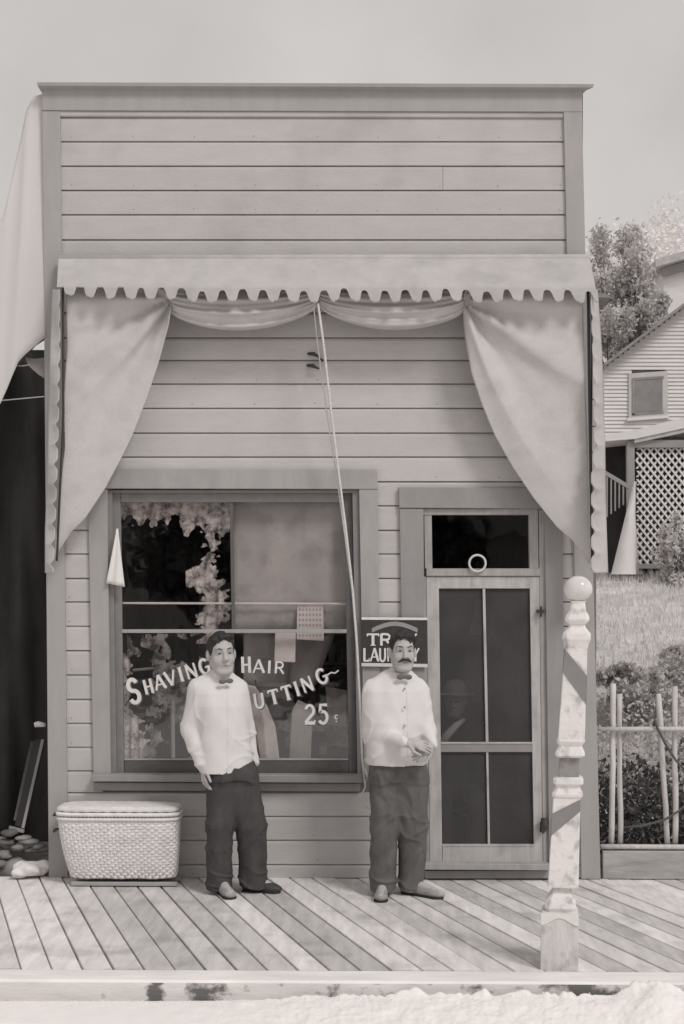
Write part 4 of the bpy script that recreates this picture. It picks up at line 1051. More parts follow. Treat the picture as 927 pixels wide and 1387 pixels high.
# =================================================================== AWNING
aw = thing('awning', (P(440, 400, -.2).x, 0, P(440, 360, 0).z), 'pale canvas awning with scalloped valance spanning the whole shop front', 'awning')
def hang(name, rows, mt, parent, t=.003):
    mm = MB(); mm.grid(rows); o = mm.build(name, mt, parent, smooth=True); solid(o, t); return o
def scal(x):
    d = (x - 108 + 13.8) % 27.65 - 13.8; e = 13.8 - abs(d); k = int((x - 108 + 13.8) // 27.65)
    base = 401 + 8 * min(max((x - 80) / 200, 0), 1) + 1.2 * math.sin(x * .05) + 1.1 * math.sin(k * 2.3)
    gw = 6.4 + .7 * math.sin(k * 1.7)
    return base - 3.2 * min((e / 8) ** 2, 1) - 13 * math.exp(-(abs(d) / gw) ** 4)
rows = []; NXV = 732; NJ = 22
for j in range(NJ + 1):
    row = []
    for i in range(NXV + 1):
        u = i / NXV; xt = 79 + u * (799 - 79); xb = 76 + u * (811 - 76); yb_ = scal(xb); yt = 349 - .5 * u
        if j <= 14: py = yt + (389 - yt) * j / 14
        else: py = 389 + (yb_ - 389) * (j - 14) / (NJ - 14)
        q = (py - 349) / 58.; pxx = xt + (xb - xt) * min(q, 1)
        dep = -.10 - .27 * min(q * 1.5, 1) - .010 * math.sin(xb * .045 + 2 * math.sin(xb * .021)) * q - .004 * math.sin(xb * .17 + 3 * math.sin(xb * .013) + q) * q * q
        row.append(P(pxx, py, dep))
    rows.append(row)
hang('valance', rows, M['canvas'], aw)
mm = MB(); mm.tube([P(79, 351, -.08), P(799, 350, -.08)], .03, 10); mm.build('roller', M['canvas'], aw, smooth=True)
a_ = P(80, 384, -.30); b_2 = P(808, 387, -.30)
mm = MB(); mm.tube([a_, b_2], .012, 8); mm.build('front_bar', M['iron'], aw)
def interp(pts, y):
    ys_ = [p[1] for p in pts]; xs_ = [p[0] for p in pts]; return float(np.interp(y, ys_, xs_))
def drape(name, left, right, knot, side, label_tone, y_top, seed):
    y0, y1 = 386, min(left[-1][1], right[-1][1])
    rows = []; NJ_, NI = 90, 64
    for j in range(NJ_ + 1):
        py = y0 + (y1 - y0) * j / NJ_; xl_ = interp(left, py); xr_ = interp(right, py); row = []
        for i in range(NI + 1):
            u = i / NI; pxx = xl_ + (xr_ - xl_) * u
            dx, dy = pxx - knot[0], py - knot[1]; rr = math.hypot(dx, dy) + 1e-3; th = math.atan2(dy, dx * side)
            amp = .046 * math.exp(-rr / 120.) + .006
            fold = amp * math.sin(th * 9 + seed + .006 * rr) * min(rr / 25., 1) + .010 * math.exp(-rr / 220) * math.sin(th * 21 + 2)
            fold += (.022 * math.exp(-rr / 110.) + .004) * (1 - abs(math.sin(th * 5.5 + .004 * rr + seed))) ** 3 * min(rr / 20., 1)
            fold += .014 * math.sin(pxx * .045 + py * .006 + seed) * (1 - math.exp(-rr / 180))
            e = (1 - u) if side < 0 else u     # towards the outer end
            dep = y_top + .05 * (py - y0) / (y1 - y0) - .05 * e * min((py - y0) / 30., 1) - fold * min((py - y0 + 6) / 30., 1)
            row.append(P(pxx, py, dep))
        rows.append(row)
    return hang(name, rows, M['canvas_in'], aw)
Ld_l = [(84, 380), (89.5, 403), (91, 472), (86, 539), (88, 605), (84.5, 638), (79.5, 704), (71, 754)]
Ld_r = [(234, 380), (233, 405), (232, 416), (228.7, 439), (215.5, 489), (199, 539), (180.6, 587), (165.7, 618), (142.5, 661.5), (116, 701), (96, 721), (74.6, 754)]
drape('side_drape', Ld_l, Ld_r, (234, 404), -1, 0, -.23, 1.0)
Rd_l = [(632, 380), (628, 408), (626.5, 421), (630, 456), (639, 506), (653, 548), (670.5, 590), (695, 633), (723.5, 675), (755, 714), (776, 731.5), (798, 763)]
Rd_r = [(789, 380), (790, 407), (792, 499), (796, 587), (797.5, 657), (799.5, 763)]
drape('side_drape', Rd_l, Rd_r, (628, 408), 1, 0, -.23, 2.2)
def swag(x0, x1, ya, yb_, sag, seed):
    rows = []; NI, NJ_ = 60, 40
    for j in range(NJ_ + 1):
        v = j / NJ_; row = []
        for i in range(NI + 1):
            u = i / NI; env = math.sin(math.pi * u) ** .62; yy = ya + (yb_ - ya) * u
            top = 392 - 4 + 10 * 0; bot = yy + 2 + (sag - 2) * env
            py = top + (bot - top) * v; 
            th = (.02 + .06 * env)
            bulge = math.sin(math.pi * v ** 1.3) ** .7 if 0 < v < 1 else 0
            fold = .016 * env * math.sin(v * 19 + seed + 2.2 * math.sin(u * 3.1) ) + .006 * math.sin(v * 41 + 3 * u)
            row.append(P(x0 + (x1 - x0) * u, py, -.20 - th * bulge - fold * (.3 + v)))
        rows.append(row)
    # turn the lower edge back under
    row = []
    for i in range(NI + 1):
        p = rows[-1][i].copy(); env = math.sin(math.pi * i / NI); p.y += .05 * env + .01; p.z += .012 * env; row.append(p)
    rows.append(row)
    hang('swag', rows, M['canvas_in'], aw)
swag(229, 431, 418, 410, 33, .5); swag(432, 631, 411, 416, 33, 1.7)
# side skirts
def skirt(xin, xout, y0, y1, inner_sign, dep_in, dep_out, pitch_, ph):
    rows = []; NJ_ = 150
    for j in range(NJ_ + 1):
        s_ = j / NJ_; py = y0 + (y1 - y0) * s_
        w_ = abs(((s_ * (y1 - y0) + ph) % pitch_) / pitch_ - .5) * 2
        cutb = 5.5 * math.exp(-((1 - w_) / .32) ** 2) * min(s_ * 1.2 + .25, 1)
        a = interp(xin, py); b = interp(xout, py); row = []
        a = a + inner_sign * cutb
        for i in range(7):
            u = i / 6; row.append(P(a + (b - a) * u, py, dep_in + (dep_out - dep_in) * u - .012 * math.sin(py * .05 + u * 2)))
        rows.append(row)
    return hang('side_skirt', rows, M['canvas'], aw)
skirt([(81, 392), (82, 470), (80, 560), (78, 640), (75, 720), (73, 776)], [(71, 392), (68, 470), (66, 560), (64, 640), (61, 720), (61, 776)], 392, 776, -1, -.36, -.30, 27, 6)
skirt([(800, 392), (803, 480), (805, 600), (801, 640), (801, 775)], [(810, 392), (816, 480), (820, 600), (821, 680), (824, 775)], 392, 776, 1, -.36, -.26, 29, 20)
mm = MB(); mm.tube([P(85, 392, -.32), P(86, 560, -.31), P(77, 760, -.28)], .008, 8); mm.build('drop_bar', M['iron'], aw)  # added dark bar for the shaded gap beside the drape
mm = MB(); mm.tube([P(797, 394, -.30), P(800, 600, -.29), P(803, 772, -.27)], .011, 8); mm.build('drop_bar', M['iron'], aw)  # added dark bar standing in for the shop corner's shadow line
# pull rope
mm = MB()
mm.tube([P(a, b, y_) for a, b, y_ in ((431, 411, -.33), (439, 470, -.30), (449, 560, -.24), (459, 640, -.19), (469, 720, -.16), (478, 800, -.13), (484, 880, -.12), (488, 960, -.12), (491, 1030, -.12), (495, 1064, -.12))], .0085, 6)
rp = mm.build('pull_rope', M['rope'], smooth=True); tag(rp, 'pale awning pull rope slanting down past the right edge of the window', 'rope')
mm = MB()
mm.tube([P(a, b, y_) for a, b, y_ in ((425, 413, -.31), (431, 470, -.26), (443, 560, -.21), (457, 650, -.17), (468, 730, -.12), (477, 800, -.10), (483, 850, -.09), (486, 900, -.10), (488, 980, -.10))], .0045, 6)
mm.build('rope_strand', M['rope'], rp, smooth=True)
mm = MB()
mm.tube([P(a, b, y_) for a, b, y_ in ((494, 1040, -.13), (500, 1060, -.14), (503, 1068, -.14), (498, 1050, -.15), (495, 1066, -.14), (489, 1080, -.12), (491, 1088, -.12), (499, 1096, -.13), (503, 1092, -.14), (496, 1075, -.14))], .006, 6)
mm.build('rope_tail', M['rope'], rp, smooth=True)
for (a, b), lb in (((425, 480), 'dark iron hook with a drooping lever on the siding above the window, the upper one'), ((424, 496), 'short dark iron hook on the siding, the lower one of the two')):
    c = P(a, b, -.03); mm = MB(); mm.tube([c + Vector((-.04, .035, .012)), c + Vector((0, -.02, .0)), c + Vector((.045, -.01, -.02))], [.01, .014, .006], 8)
    if b == 480: mm.tube([c + Vector((.03, -.01, -.018)), c + Vector((.07, .0, -.045))], .007, 6)
    o = mm.build('iron_hook', M['iron'], at=c, smooth=True); tag(o, lb, 'hook')

# white rag at the window's left edge
rows = []
for j in range(14):
    s_ = j / 13; py = 716 + (790 - 716) * s_; xl_ = 158 - 14 * s_; xr_ = 160 + 9 * s_
    rows.append([P(xl_ + (xr_ - xl_) * i / 8, py + 5 * s_ * i / 8, -.06 - .012 * math.sin(i * 1.3 + s_ * 2) * s_) for i in range(9)])
mm = MB(); mm.grid(rows); rag = mm.build('white_rag', M['white_cloth'], smooth=True); solid(rag, .003)
tag(rag, 'small white triangular rag hanging at the upper left edge of the shop window', 'rag')

# laundry sign
sg = thing('laundry_sign', P(534, 903, -.05), 'dark enamel sign reading Troy Laundry on the wall behind the moustached man', 'sign')
pxprism('sign_plate', [(489.5, 901), (580, 903), (579, 837), (489, 836)], -.052, .012, M['sign_dark'], sg, .002)
pxprism('sign_edge', [(490, 839.5), (579, 840), (579, 836.6), (490, 836)], -.056, .003, M['letter'], sg)
pxprism('sign_edge', [(490, 902.5), (579.5, 904), (579.5, 899.5), (490, 898)], -.056, .003, M['paper'], sg)
stroke_word('sign_lettering', [('T', 505.5, 866.5, 17, 16, 0), ('R', 523, 866.5, 16, 16, 0), ('O', 541, 866.5, 15, 16, 0), ('Y', 557, 866.5, 16, 16, 0)], -.0555, M['letter'], sg, .27)
stroke_word('sign_lettering', [('L', 497, 887, 9, 18, 0), ('A', 507.5, 887, 11, 18, 0), ('U', 518.5, 887, 9, 18, 0), ('N', 530, 887, 10, 18, 0), ('D', 541, 887, 10, 18, 0), ('R', 552, 887, 10, 18, 0), ('Y', 563, 887, 10, 18, 0)], -.0555, M['letter'], sg, .2)
mm = MB()
pts = [(504 + 62 * k / 16, 854 - 9 * math.sin(math.pi * k / 16)) for k in range(17)]
fr = [P(a, b - 3.2, -.0555) for a, b in pts] + [P(a, b + 3.2, -.0555) for a, b in reversed(pts)]
for k in range(16):
    dq(mm, [(pts[k][0], pts[k][1] + 3), (pts[k + 1][0], pts[k + 1][1] + 3), (pts[k + 1][0], pts[k + 1][1] - 3), (pts[k][0], pts[k][1] - 3)], -.0553, .002)
mm.build('sign_banner', M['house_grey'], sg)

# =================================================================== BARBER POLE
YP = -2.3
pc = P(758, 1314, -2.40)
pole = thing('barber_pole', (P(757, 1314, -2.40).x, YP, 0), 'square turned barber pole with painted stripes and a white ball on top', 'barber pole')
YAW = R(-9)
def prow(cxp, py, wpx, ch=.12):
    """one ring of the square post: centre px, py, overall px width -> 8 points (chamfered)"""
    c = P(cxp, py, YP); wd = wpx / F * (YP + CAM_D) / (math.cos(abs(YAW)) + math.sin(abs(YAW)))
    h_ = wd / 2; k = h_ * (1 - ch); pts = []
    for a, b in ((k, -h_), (h_, -k), (h_, k), (k, h_), (-k, h_), (-h_, k), (-h_, -k), (-k, -h_)):
        pts.append(c + Vector((a * math.cos(YAW) - b * math.sin(YAW), a * math.sin(YAW) + b * math.cos(YAW), 0)))
    return pts
def psec(name, rows, mt, ch=.12, smooth=False):
    mm = MB(); rr = [prow(a, b, c, ch) for a, b, c in rows]; mm.grid(rr, True)
    n = len(mm.v); mm.f.append(tuple(range(7, -1, -1))); mm.f.append(tuple(range(n - 8, n)))
    o = mm.build(name, mt, pole)
    if smooth: auto(o, 24)
    return o
psec('base_block', [(757.5, 1316, 57), (757.5, 1262, 56), (758.5, 1236, 56), (758.5, 1232, 53)], M['pole_white'], .06)
psec('bell', [(759, 1233, 40), (759.5, 1227, 47), (760, 1219, 46), (761, 1211, 37), (762, 1203, 26), (762, 1198, 24)], M['pole_white'], .25, True)
psec('lower_shaft', [(762, 1199, 45), (763, 1197, 46), (768, 1079, 41)], M['pole_white'], .05)
psec('collar', [(768, 1079, 42), (768.5, 1077, 46), (768.7, 1074, 47), (769.5, 1067, 37), (769.5, 1063, 36), (770, 1060, 45), (770, 1054, 46), (770.5, 1051, 36)], M['pole_white'], .2, True)
psec('centre_block', [(770.5, 1052, 31), (772, 1024, 30)], M['pole_panel'], .05)
psec('collar', [(772, 1025, 36), (772.3, 1022, 45), (772.6, 1018, 44), (773, 1010, 34), (773, 1007, 38), (773.5, 1003, 43), (773.5, 1000, 41)], M['pole_white'], .2, True)
psec('upper_shaft', [(774, 1001, 40.5), (780.5, 878, 34)], M['pole_white'], .05)
psec('capital', [(781, 879, 34), (781, 871, 38), (781, 866, 43), (781.5, 858, 42), (782, 850, 26), (782, 846, 24), (782, 842, 34), (782, 839, 37), (782.5, 834, 35), (783, 828, 25), (783.5, 817, 21), (783.5, 814, 24)], M['pole_white'], .28, True)
mm = MB(); c = P(783.3, 798, YP); r_ = 19.3 / F * (YP + CAM_D); rows = []
for j in range(25):
    a = math.pi * j / 24; rows.append([c + Vector((r_ * math.sin(a) * math.cos(2 * math.pi * k / 40), r_ * math.sin(a) * math.sin(2 * math.pi * k / 40), r_ * .93 * math.cos(a))) for k in range(40)])
mm.grid(rows, True); mm.build('ball', M['ball'], pole, smooth=True)
# stripes wrapped on the faces, 2.5 mm proud
def stripe(cx_a, py_a, w_a, cx_b, py_b, w_b, ypairs, t=.003):
    mm = MB()
    for face, (e0, e1), in ypairs:
        def corner(py, which):
            u = (py - py_a) / (py_b - py_a); cxp = cx_a + (cx_b - cx_a) * u; wp_ = w_a + (w_b - w_a) * u
            r8 = prow(cxp, py, wp_ + .2, .0)
            idx = {'fl': 7, 'fr': 0, 'br': 2, 'bl': 4}[which]; return r8[idx]
        L0, R0 = ('fl', 'fr') if face == 'front' else (('bl', 'fl') if face == 'left' else ('fr', 'br'))
        nrm = {'front': Vector((math.sin(YAW), -math.cos(YAW), 0)), 'left': Vector((-math.cos(YAW), -math.sin(YAW), 0)), 'right': Vector((math.cos(YAW), math.sin(YAW), 0))}[face]
        q = [corner(e0[1], L0), corner(e1[1], R0), corner(e1[0], R0), corner(e0[0], L0)]
        fr = [p + nrm * t for p in q]; bk = [p - nrm * .0005 for p in q]
        mm.prism(fr, bk)
    return mm.build('stripe', M['pole_stripe'], pole)
stripe(774, 1001, 40.5, 780.5, 878, 34, [('front', ((879, 911), (914, 952))), ('right', ((914, 952), (950, 984))), ('left', ((878.5, 879), (879, 911)))])
stripe(763, 1197, 46, 768, 1079, 41, [('front', ((1100, 1130), (1080, 1096))), ('left', ((1120, 1152), (1100, 1130)))])
# scalloped white apron on top of the base block
mm = MB(); rows = []
for k in range(25):
    u = k / 24; a0 = prow(758.5, 1232, 56.6, .0); a1 = prow(758.5, 1250, 56.6, .0)
    sc = .35 + .55 * abs(math.cos(math.pi * (u * 1.0))) ** 2
    top = a0[7].lerp(a0[0], u); bot = a1[7].lerp(a1[0], u); n_ = Vector((math.sin(YAW), -math.cos(YAW), 0)) * .004
    rows.append([top + n_, top.lerp(bot, sc) + n_, top.lerp(bot, sc), top])
mm.grid(rows, False); mm.build('painted_apron', M['letter'], pole)
psec('base_face', [(757.8, 1315, 57.4), (758, 1264, 56.6), (758.4, 1240, 56.4)], M['pole_panel'], .03)
pole_base = bpy.data.objects['base_face']; 
pole_base.data.materials[0] = mat('base grey paint', .60, .6, .14, 8, (3, 3, .6), .4, 50, stain=.35, stain_scale=9)

# =================================================================== BASKET
bk = thing('wicker_basket', (P(158, 1195, -.22).x, -.22, 0), 'large pale wicker laundry basket with a lid standing at the left corner of the shop', 'basket')
BX0t, BX1t = P(79, 1120, -.30).x, P(241, 1120, -.30).x; BX0b, BX1b = P(96, 1195, -.27).x, P(237, 1195, -.27).x
ZB, ZT = .055, P(158, 1101, -.36).z
def ring_pt(s_, z, bulge=0.0):
    """s_ 0..1 round the basket"""
    u = (z - ZB) / (ZT - ZB); e = 1 - (1 - min(max(u, 0), 1)) ** 1.7
    x0 = BX0b + (BX0t - BX0b) * e; x1 = BX1b + (BX1t - BX1b) * e; y0 = -.31 - .07 * e; y1 = -.08
    cx_, cy_ = (x0 + x1) / 2, (y0 + y1) / 2; a_ = (x1 - x0) / 2 + bulge; b_ = (y1 - y0) / 2 + bulge
    th = 2 * math.pi * s_ + math.pi / 2; c_, s2 = math.cos(th), math.sin(th); p = .38
    return Vector((cx_ + a_ * math.copysign(abs(c_) ** p, c_), cy_ + b_ * math.copysign(abs(s2) ** p, s2), z))
NS = 76
# resample ring evenly
def even_ring(n):
    t = np.linspace(0, 1, 60001); zz = (ZB + ZT) / 2
    pts = np.array([ring_pt(v, zz) for v in t]); L = np.concatenate([[0], np.cumsum(np.linalg.norm(np.diff(pts, axis=0), axis=1))])
    return [float(np.interp(L[-1] * k / n, L, t)) for k in range(n)]
ER = even_ring(NS * 3)
nrow = 22
for r_i in range(nrow):
    z = ZB + .010 + (ZT - .05 - ZB - .010) * r_i / (nrow - 1); hh = (ZT - ZB) / nrow * .60
    mm = MB(); rows = []
    ph = r_i % 2
    outer = []; inner = []
    for k in range(NS * 3):
        wv_ = .0038 * math.cos(math.pi * (k / 3) + math.pi * ph)
        zz = z + .0025 * math.sin(k * .21 + r_i)
        outer.append((ER[k], zz, wv_))
    for (dz, db) in ((-hh, -.004), (-hh * .7, .0025), (0, .004), (hh * .7, .0025), (hh, -.004)):
        rows.append([ring_pt(s_, zz + dz, wv_ + db) for s_, zz, wv_ in outer])
    mm.grid(rows, True); mm.build('woven_strand', M['wicker'], bk, smooth=True)
mm = MB()
for k in range(0, NS * 3, 3):
    mm.tube([ring_pt(ER[k], ZB + (ZT - ZB) * q / 5, -.001) for q in range(6)], .0075, 5)
o = mm.build('stakes', M['wicker'], bk, smooth=True); o['kind'] = 'stuff'
for z_, rr_ in ((ZT - .045, .012), (ZT - .012, .014)):
    mm = MB(); mm.tube([ring_pt(ER[k % (NS * 3)], z_, .006) for k in range(0, NS * 3 + 1, 2)], rr_, 8, False); mm.build('rim', M['wicker'], bk, smooth=True)
mm = MB(); rows = []
for (rad, dz) in ((1.012, .006), (1.03, .014), (1.025, .026), (.98, .036), (.85, .042), (.5, .047), (.02, .048)):
    row = []
    for k in range(0, NS * 3, 2):
        p = ring_pt(ER[k], ZT); c_ = Vector(((BX0t + BX1t) / 2, -.23, ZT)); q = c_ + (p - c_) * rad; q.z = ZT + dz + .002 * math.sin(k * .8 * (1 if rad > .6 else 0)); row.append(q)
    rows.append(row)
mm.grid(rows, True); mm.build('lid', M['wicker'], bk, smooth=True)
mm = MB(); rows = []
mm.prism([ring_pt(ER[k], ZB, -.02) for k in range(0, NS * 3, 2)], [ring_pt(ER[k], ZB, -.02) + Vector((0, 0, .02)) for k in range(0, NS * 3, 2)]); mm.build('base_board', M['wicker_dark'], bk)
for yy in (-.30, -.12):
    mm = MB(); mm.bbox(BX0b + .01, BX1b + .02, yy - .02, yy + .02, .004, .030, .004); mm.build('runner', M['bar'], bk)
mm = MB()
for z_ in (ZT - .02, ZT - .13):
    c_ = ring_pt(.25 + .5, z_); c_ = Vector((BX0t - .01, -.25, z_)); mm.tube([c_, c_ + Vector((-.02, -.02, .0)), c_ + Vector((-.022, -.05, -.01)), c_ + Vector((0, -.07, 0))], .008, 6)
mm.build('lid_loop', M['iron'], bk)

# =================================================================== LEFT: neighbour canvas, dark hollow, odds and ends
rows = []
# fly of canvas: pale sheet hung from above, its lower edge slanting up to the shop
top = [(-120, 330), (-60, 300), (3, 300), (14, 250), (28, 190), (36, 148), (46, 130), (62, 126)]
bot = [(-120, 640), (-60, 605), (0, 548), (8, 530), (17, 508), (25, 490), (34, 480), (62, 456)]
for j in range(25):
    s_ = j / 24; row = []
    for i in range(41):
        u = i / 40 * (len(top) - 1); k = min(int(u), len(top) - 2); fr_ = u - k
        a = (top[k][0] + (top[k + 1][0] - top[k][0]) * fr_, top[k][1] + (top[k + 1][1] - top[k][1]) * fr_)
        b = (bot[k][0] + (bot[k + 1][0] - bot[k][0]) * fr_, bot[k][1] + (bot[k + 1][1] - bot[k][1]) * fr_)
        row.append(P(a[0] + (b[0] - a[0]) * s_, a[1] + (b[1] - a[1]) * s_, -.02 + .04 * (1 - s_) + .006 * math.sin(i * .35 + s_ * 3)))
    rows.append(row)
tent = thing('canvas_fly', P(-20, 500, .4), 'large white canvas fly stretched up beside the left wall of the shop', 'canvas')
mm = MB(); mm.grid(rows); o = mm.build('canvas_sheet', M['canvas_white'], tent, smooth=True); solid(o, .004)
mm = MB(); mm.tube([P(22, 492, .3), P(34, 480, .28), P(46, 467, .25), P(60, 458, .2)], [.028, .018, .014, .013], 8); mm.build('spar', M['twig'], tent)
# small white flap under the spar
mm = MB(); rows = [[P(34, 484, .32), P(48, 486, .32), P(60, 484, .32)], [P(38, 494, .33), P(50, 500, .33), P(60, 502, .33)], [P(44, 500, .34), P(52, 507, .34), P(60, 512, .34)]]
mm.grid(rows); o = mm.build('canvas_flap', M['canvas_white'], tent, smooth=True); solid(o, .004)
rows = []
for j in range(40):
    s_ = j / 39; row = []
    for i in range(50):
        u = i / 49; pxx = -330 + 400 * u; py = 440 + (1200 - 440) * s_
        py = max(py, 470 + (60 - pxx) * .9) if j == 0 else py
        row.append(P(pxx, py, .9 + .07 * math.sin(u * 38 + s_ * 7) + .04 * math.sin(u * 90 - s_ * 9)))
    rows.append(row)
# wall only up to under the canvas
o_rows = []
for j in range(40):
    s_ = j / 39; row = []
    for i in range(50):
        u = i / 49; pxx = -330 + 400 * u
        topy = 476 + max(30 - pxx, 0) * 1.5 * .9 if pxx < 30 else 474
        topy = min(topy, 900); py = topy + (1215 - topy) * s_
        row.append(P(pxx, py, .9 + .09 * math.sin(u * 30 + s_ * 6.5) + .03 * math.sin(u * 80 - s_ * 9)))
    o_rows.append(row)
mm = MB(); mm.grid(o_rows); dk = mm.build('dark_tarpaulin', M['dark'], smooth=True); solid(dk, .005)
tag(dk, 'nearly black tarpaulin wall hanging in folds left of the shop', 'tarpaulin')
for (a, b), lb in ((((-40, 496), (60, 492)), 'thin pale wire running to the shop wall just under the canvas spar, the upper one'), (((-60, 546), (60, 537)), 'thin pale wire running to the shop wall across the dark tarpaulin')):
    if lb.endswith('one'): a, b = (20, 495), (40, 494)
    mm = MB(); mm.tube([P(a[0], a[1], .3), P((a[0] + b[0]) / 2, (a[1] + b[1]) / 2 + 1, .3), P(b[0], b[1], .15)], .0045, 5); o = mm.build('wire', M['letter']); tag(o, lb, 'wire')
# leaning frame
lf = thing('leaning_crate', P(25, 1128, .25), 'dark narrow crate leaning in the black gap left of the shop', 'crate')
def bar(name, a, b, y_a, y_b, r, mt, par):
    mm = MB(); A_, B_ = P(a[0], a[1], y_a), P(b[0], b[1], y_b); d = (B_ - A_).normalized(); s_ = d.cross(Vector((0, 1, 0))).normalized(); n_ = s_.cross(d)
    fr = [A_ + s_ * r + n_ * r * .6, A_ - s_ * r + n_ * r * .6, A_ - s_ * r - n_ * r * .6, A_ + s_ * r - n_ * r * .6]
    mm.prism(fr, [p + (B_ - A_) for p in fr]); return mm.build(name, mt, par)
bar('edge_slat', (31, 1122), (58, 1002), .22, .5, .010, M['house_grey'], lf)
bar('edge_slat', (21, 1112), (44, 1005), .30, .55, .014, mat('dim slat', .09, .8, .3, 8), lf)
bar('foot_slat', (13, 1121), (32, 1126), .26, .20, .012, M['house_grey'], lf)
mm = MB(); mm.prism([P(20, 1118, .27), P(31, 1121, .24), P(57, 1003, .5), P(46, 1003, .52)], [P(20, 1118, .27) + Vector((0, .12, 0)), P(31, 1121, .24) + Vector((0, .12, 0)), P(57, 1003, .5) + Vector((0, .12, 0)), P(46, 1003, .52) + Vector((0, .12, 0))])
mm.build('crate_side', M['dark'], lf)
mm = MB(); mm.tube([P(47, 982, .2), P(52, 981, .2), P(60, 982, .16)], [.018, .022, .015], 8); o = mm.build('peg', M['paper'], smooth=True); tag(o, 'short pale peg sticking out of the shop side above the leaning crate', 'peg')
# white bundle and rubble
cpos = P(40, 1184, -.02); Fd = Field((-.3, -.25, -.01), (.3, .25, .25), .008)
rg = random.Random(4)
for k in range(13):
    a = rg.uniform(-.11, .11); Fd.ell((a, rg.uniform(-.08, .08), rg.uniform(.03, .10) * (1 - abs(a) * 3)), (rg.uniform(.05, .08), rg.uniform(.04, .06), rg.uniform(.022, .04)), .02, Rz(rg.uniform(-.6, .6)))
Fd.disp(folds(.005, [(40, 20, 60, 0, 1), (-60, 30, 20, 1, .7), (20, 50, 90, 2, .5)])); Fd.clip(lambda X, Y, Z: .002 - Z + X * 0 + Y * 0)
V, Fc = Fd.mesh(); o = mesh_obj('cloth_bundle', V + np.array((cpos.x, -.02, 0)), Fc, M['white_cloth'], at=(cpos.x, -.02, 0), smooth=True); tag(o, 'crumpled bundle of white cloth on the boardwalk beside the left corner of the shop', 'bundle')
slot = 0
stone_lab = 'dull grey broken stone lying in the dark gap behind the white cloth bundle'
for (a, b, r_) in ((8, 1140, .06), (22, 1148, .05), (38, 1140, .06), (50, 1146, .05), (2, 1158, .07), (30, 1134, .05), (14, 1128, .06), (46, 1152, .05), (4, 1172, .07), (-14, 1150, .08), (60, 1150, .04), (-8, 1170, .08)):
    c = P(a, b, .22); c.z = max(c.z, .02); Fd = Field((-.14, -.14, -.1), (.14, .14, .1), .012); rg = random.Random(a * 7 + b)
    for k in range(3): Fd.ell((rg.uniform(-.03, .03), rg.uniform(-.03, .03), rg.uniform(-.01, .01)), (r_, r_ * rg.uniform(.6, .9), r_ * rg.uniform(.3, .5)), .01, Rz(rg.uniform(0, 3)))
    V, Fc = Fd.mesh(); o = mesh_obj('stone', V + np.array(c), Fc, M['stone'], at=c); tag(o, stone_lab, 'stone', 'stones heaped in the gap left of the shop')
Fd = Field((-.9, -.2, -.25), (.9, .5, .25), .02); Fd.ell((0, .1, -.05), (.7, .3, .17), 0); Fd.disp(folds(.02, [(20, 10, 0, 0, 1), (-13, 22, 0, 1, 1)]))
V, Fc = Fd.mesh(); c = P(5, 1160, .35); o = mesh_obj('rubble_heap', V + np.array((c.x - .2, .35, .05)), Fc, M['stone'], smooth=True); o['kind'] = 'stuff'; tag(o, 'low heap of dark dirt and rubble in the gap left of the shop', 'rubble')

# =================================================================== RIGHT: fence
fn = thing('pole_fence', (P(870, 1190, .02).x, .05, 0), 'rustic fence of peeled poles with one top rail joining the right corner of the shop', 'fence')
def pole_part(name, a, b, y_, r_, mt=None):
    A_, B_ = P(a[0], a[1], y_), P(b[0], b[1], y_); n = 9; pts = []; rg = random.Random(int(a[0] * 3 + a[1]))
    for k in range(n): pts.append(A_.lerp(B_, k / (n - 1)) + Vector((rg.uniform(-.004, .004), rg.uniform(-.004, .004), 0)))
    mm = MB(); mm.tube(pts, [r_ * (1 + rg.uniform(-.08, .08)) for _ in pts], 10); return mm.build(name, mt or M['peeled'], fn, smooth=True)
for a, b, r_ in (((829, 1146), (831, 926), .021), ((841, 1146), (839.5, 940), .019), ((905, 1146), (892, 940), .021), ((915.5, 1146), (914, 930), .020),
                 ((972, 1147), (968, 934), .02), ((983, 1147), (981, 938), .019), ((1040, 1147), (1036, 936), .02), ((1051, 1147), (1049, 940), .02), ((1110, 1148), (1106, 936), .02), ((1180, 1148), (1176, 938), .02)):
    pole_part('picket', a, b, .06, r_)
pole_part('top_rail', (812, 988), (1200, 987), .01, .018)
pole_part('bottom_rail', (813, 1147), (1200, 1149), .02, .019)
pxprism('base_plank', [(817, 1191), (1240, 1193), (1240, 1154), (817, 1153)], .0, .04, M['plank_old'], fn, .005)
for pts, lb in ((((886, 970), (890, 984), (902, 1008), (916, 1030), (936, 1052)), 'bent dark dead branch slung down from the top fence rail'), (((845, 1121), (870, 1119), (900, 1111), (918, 1100), (945, 1078)), 'bent dark dead branch lying low against the fence pickets')):
    mm = MB(); mm.tube([P(a, b, -.02) for a, b in pts], [.008, .009, .009, .008, .006], 6); o = mm.build('dead_branch', M['twig'], smooth=True); tag(o, lb, 'branch')

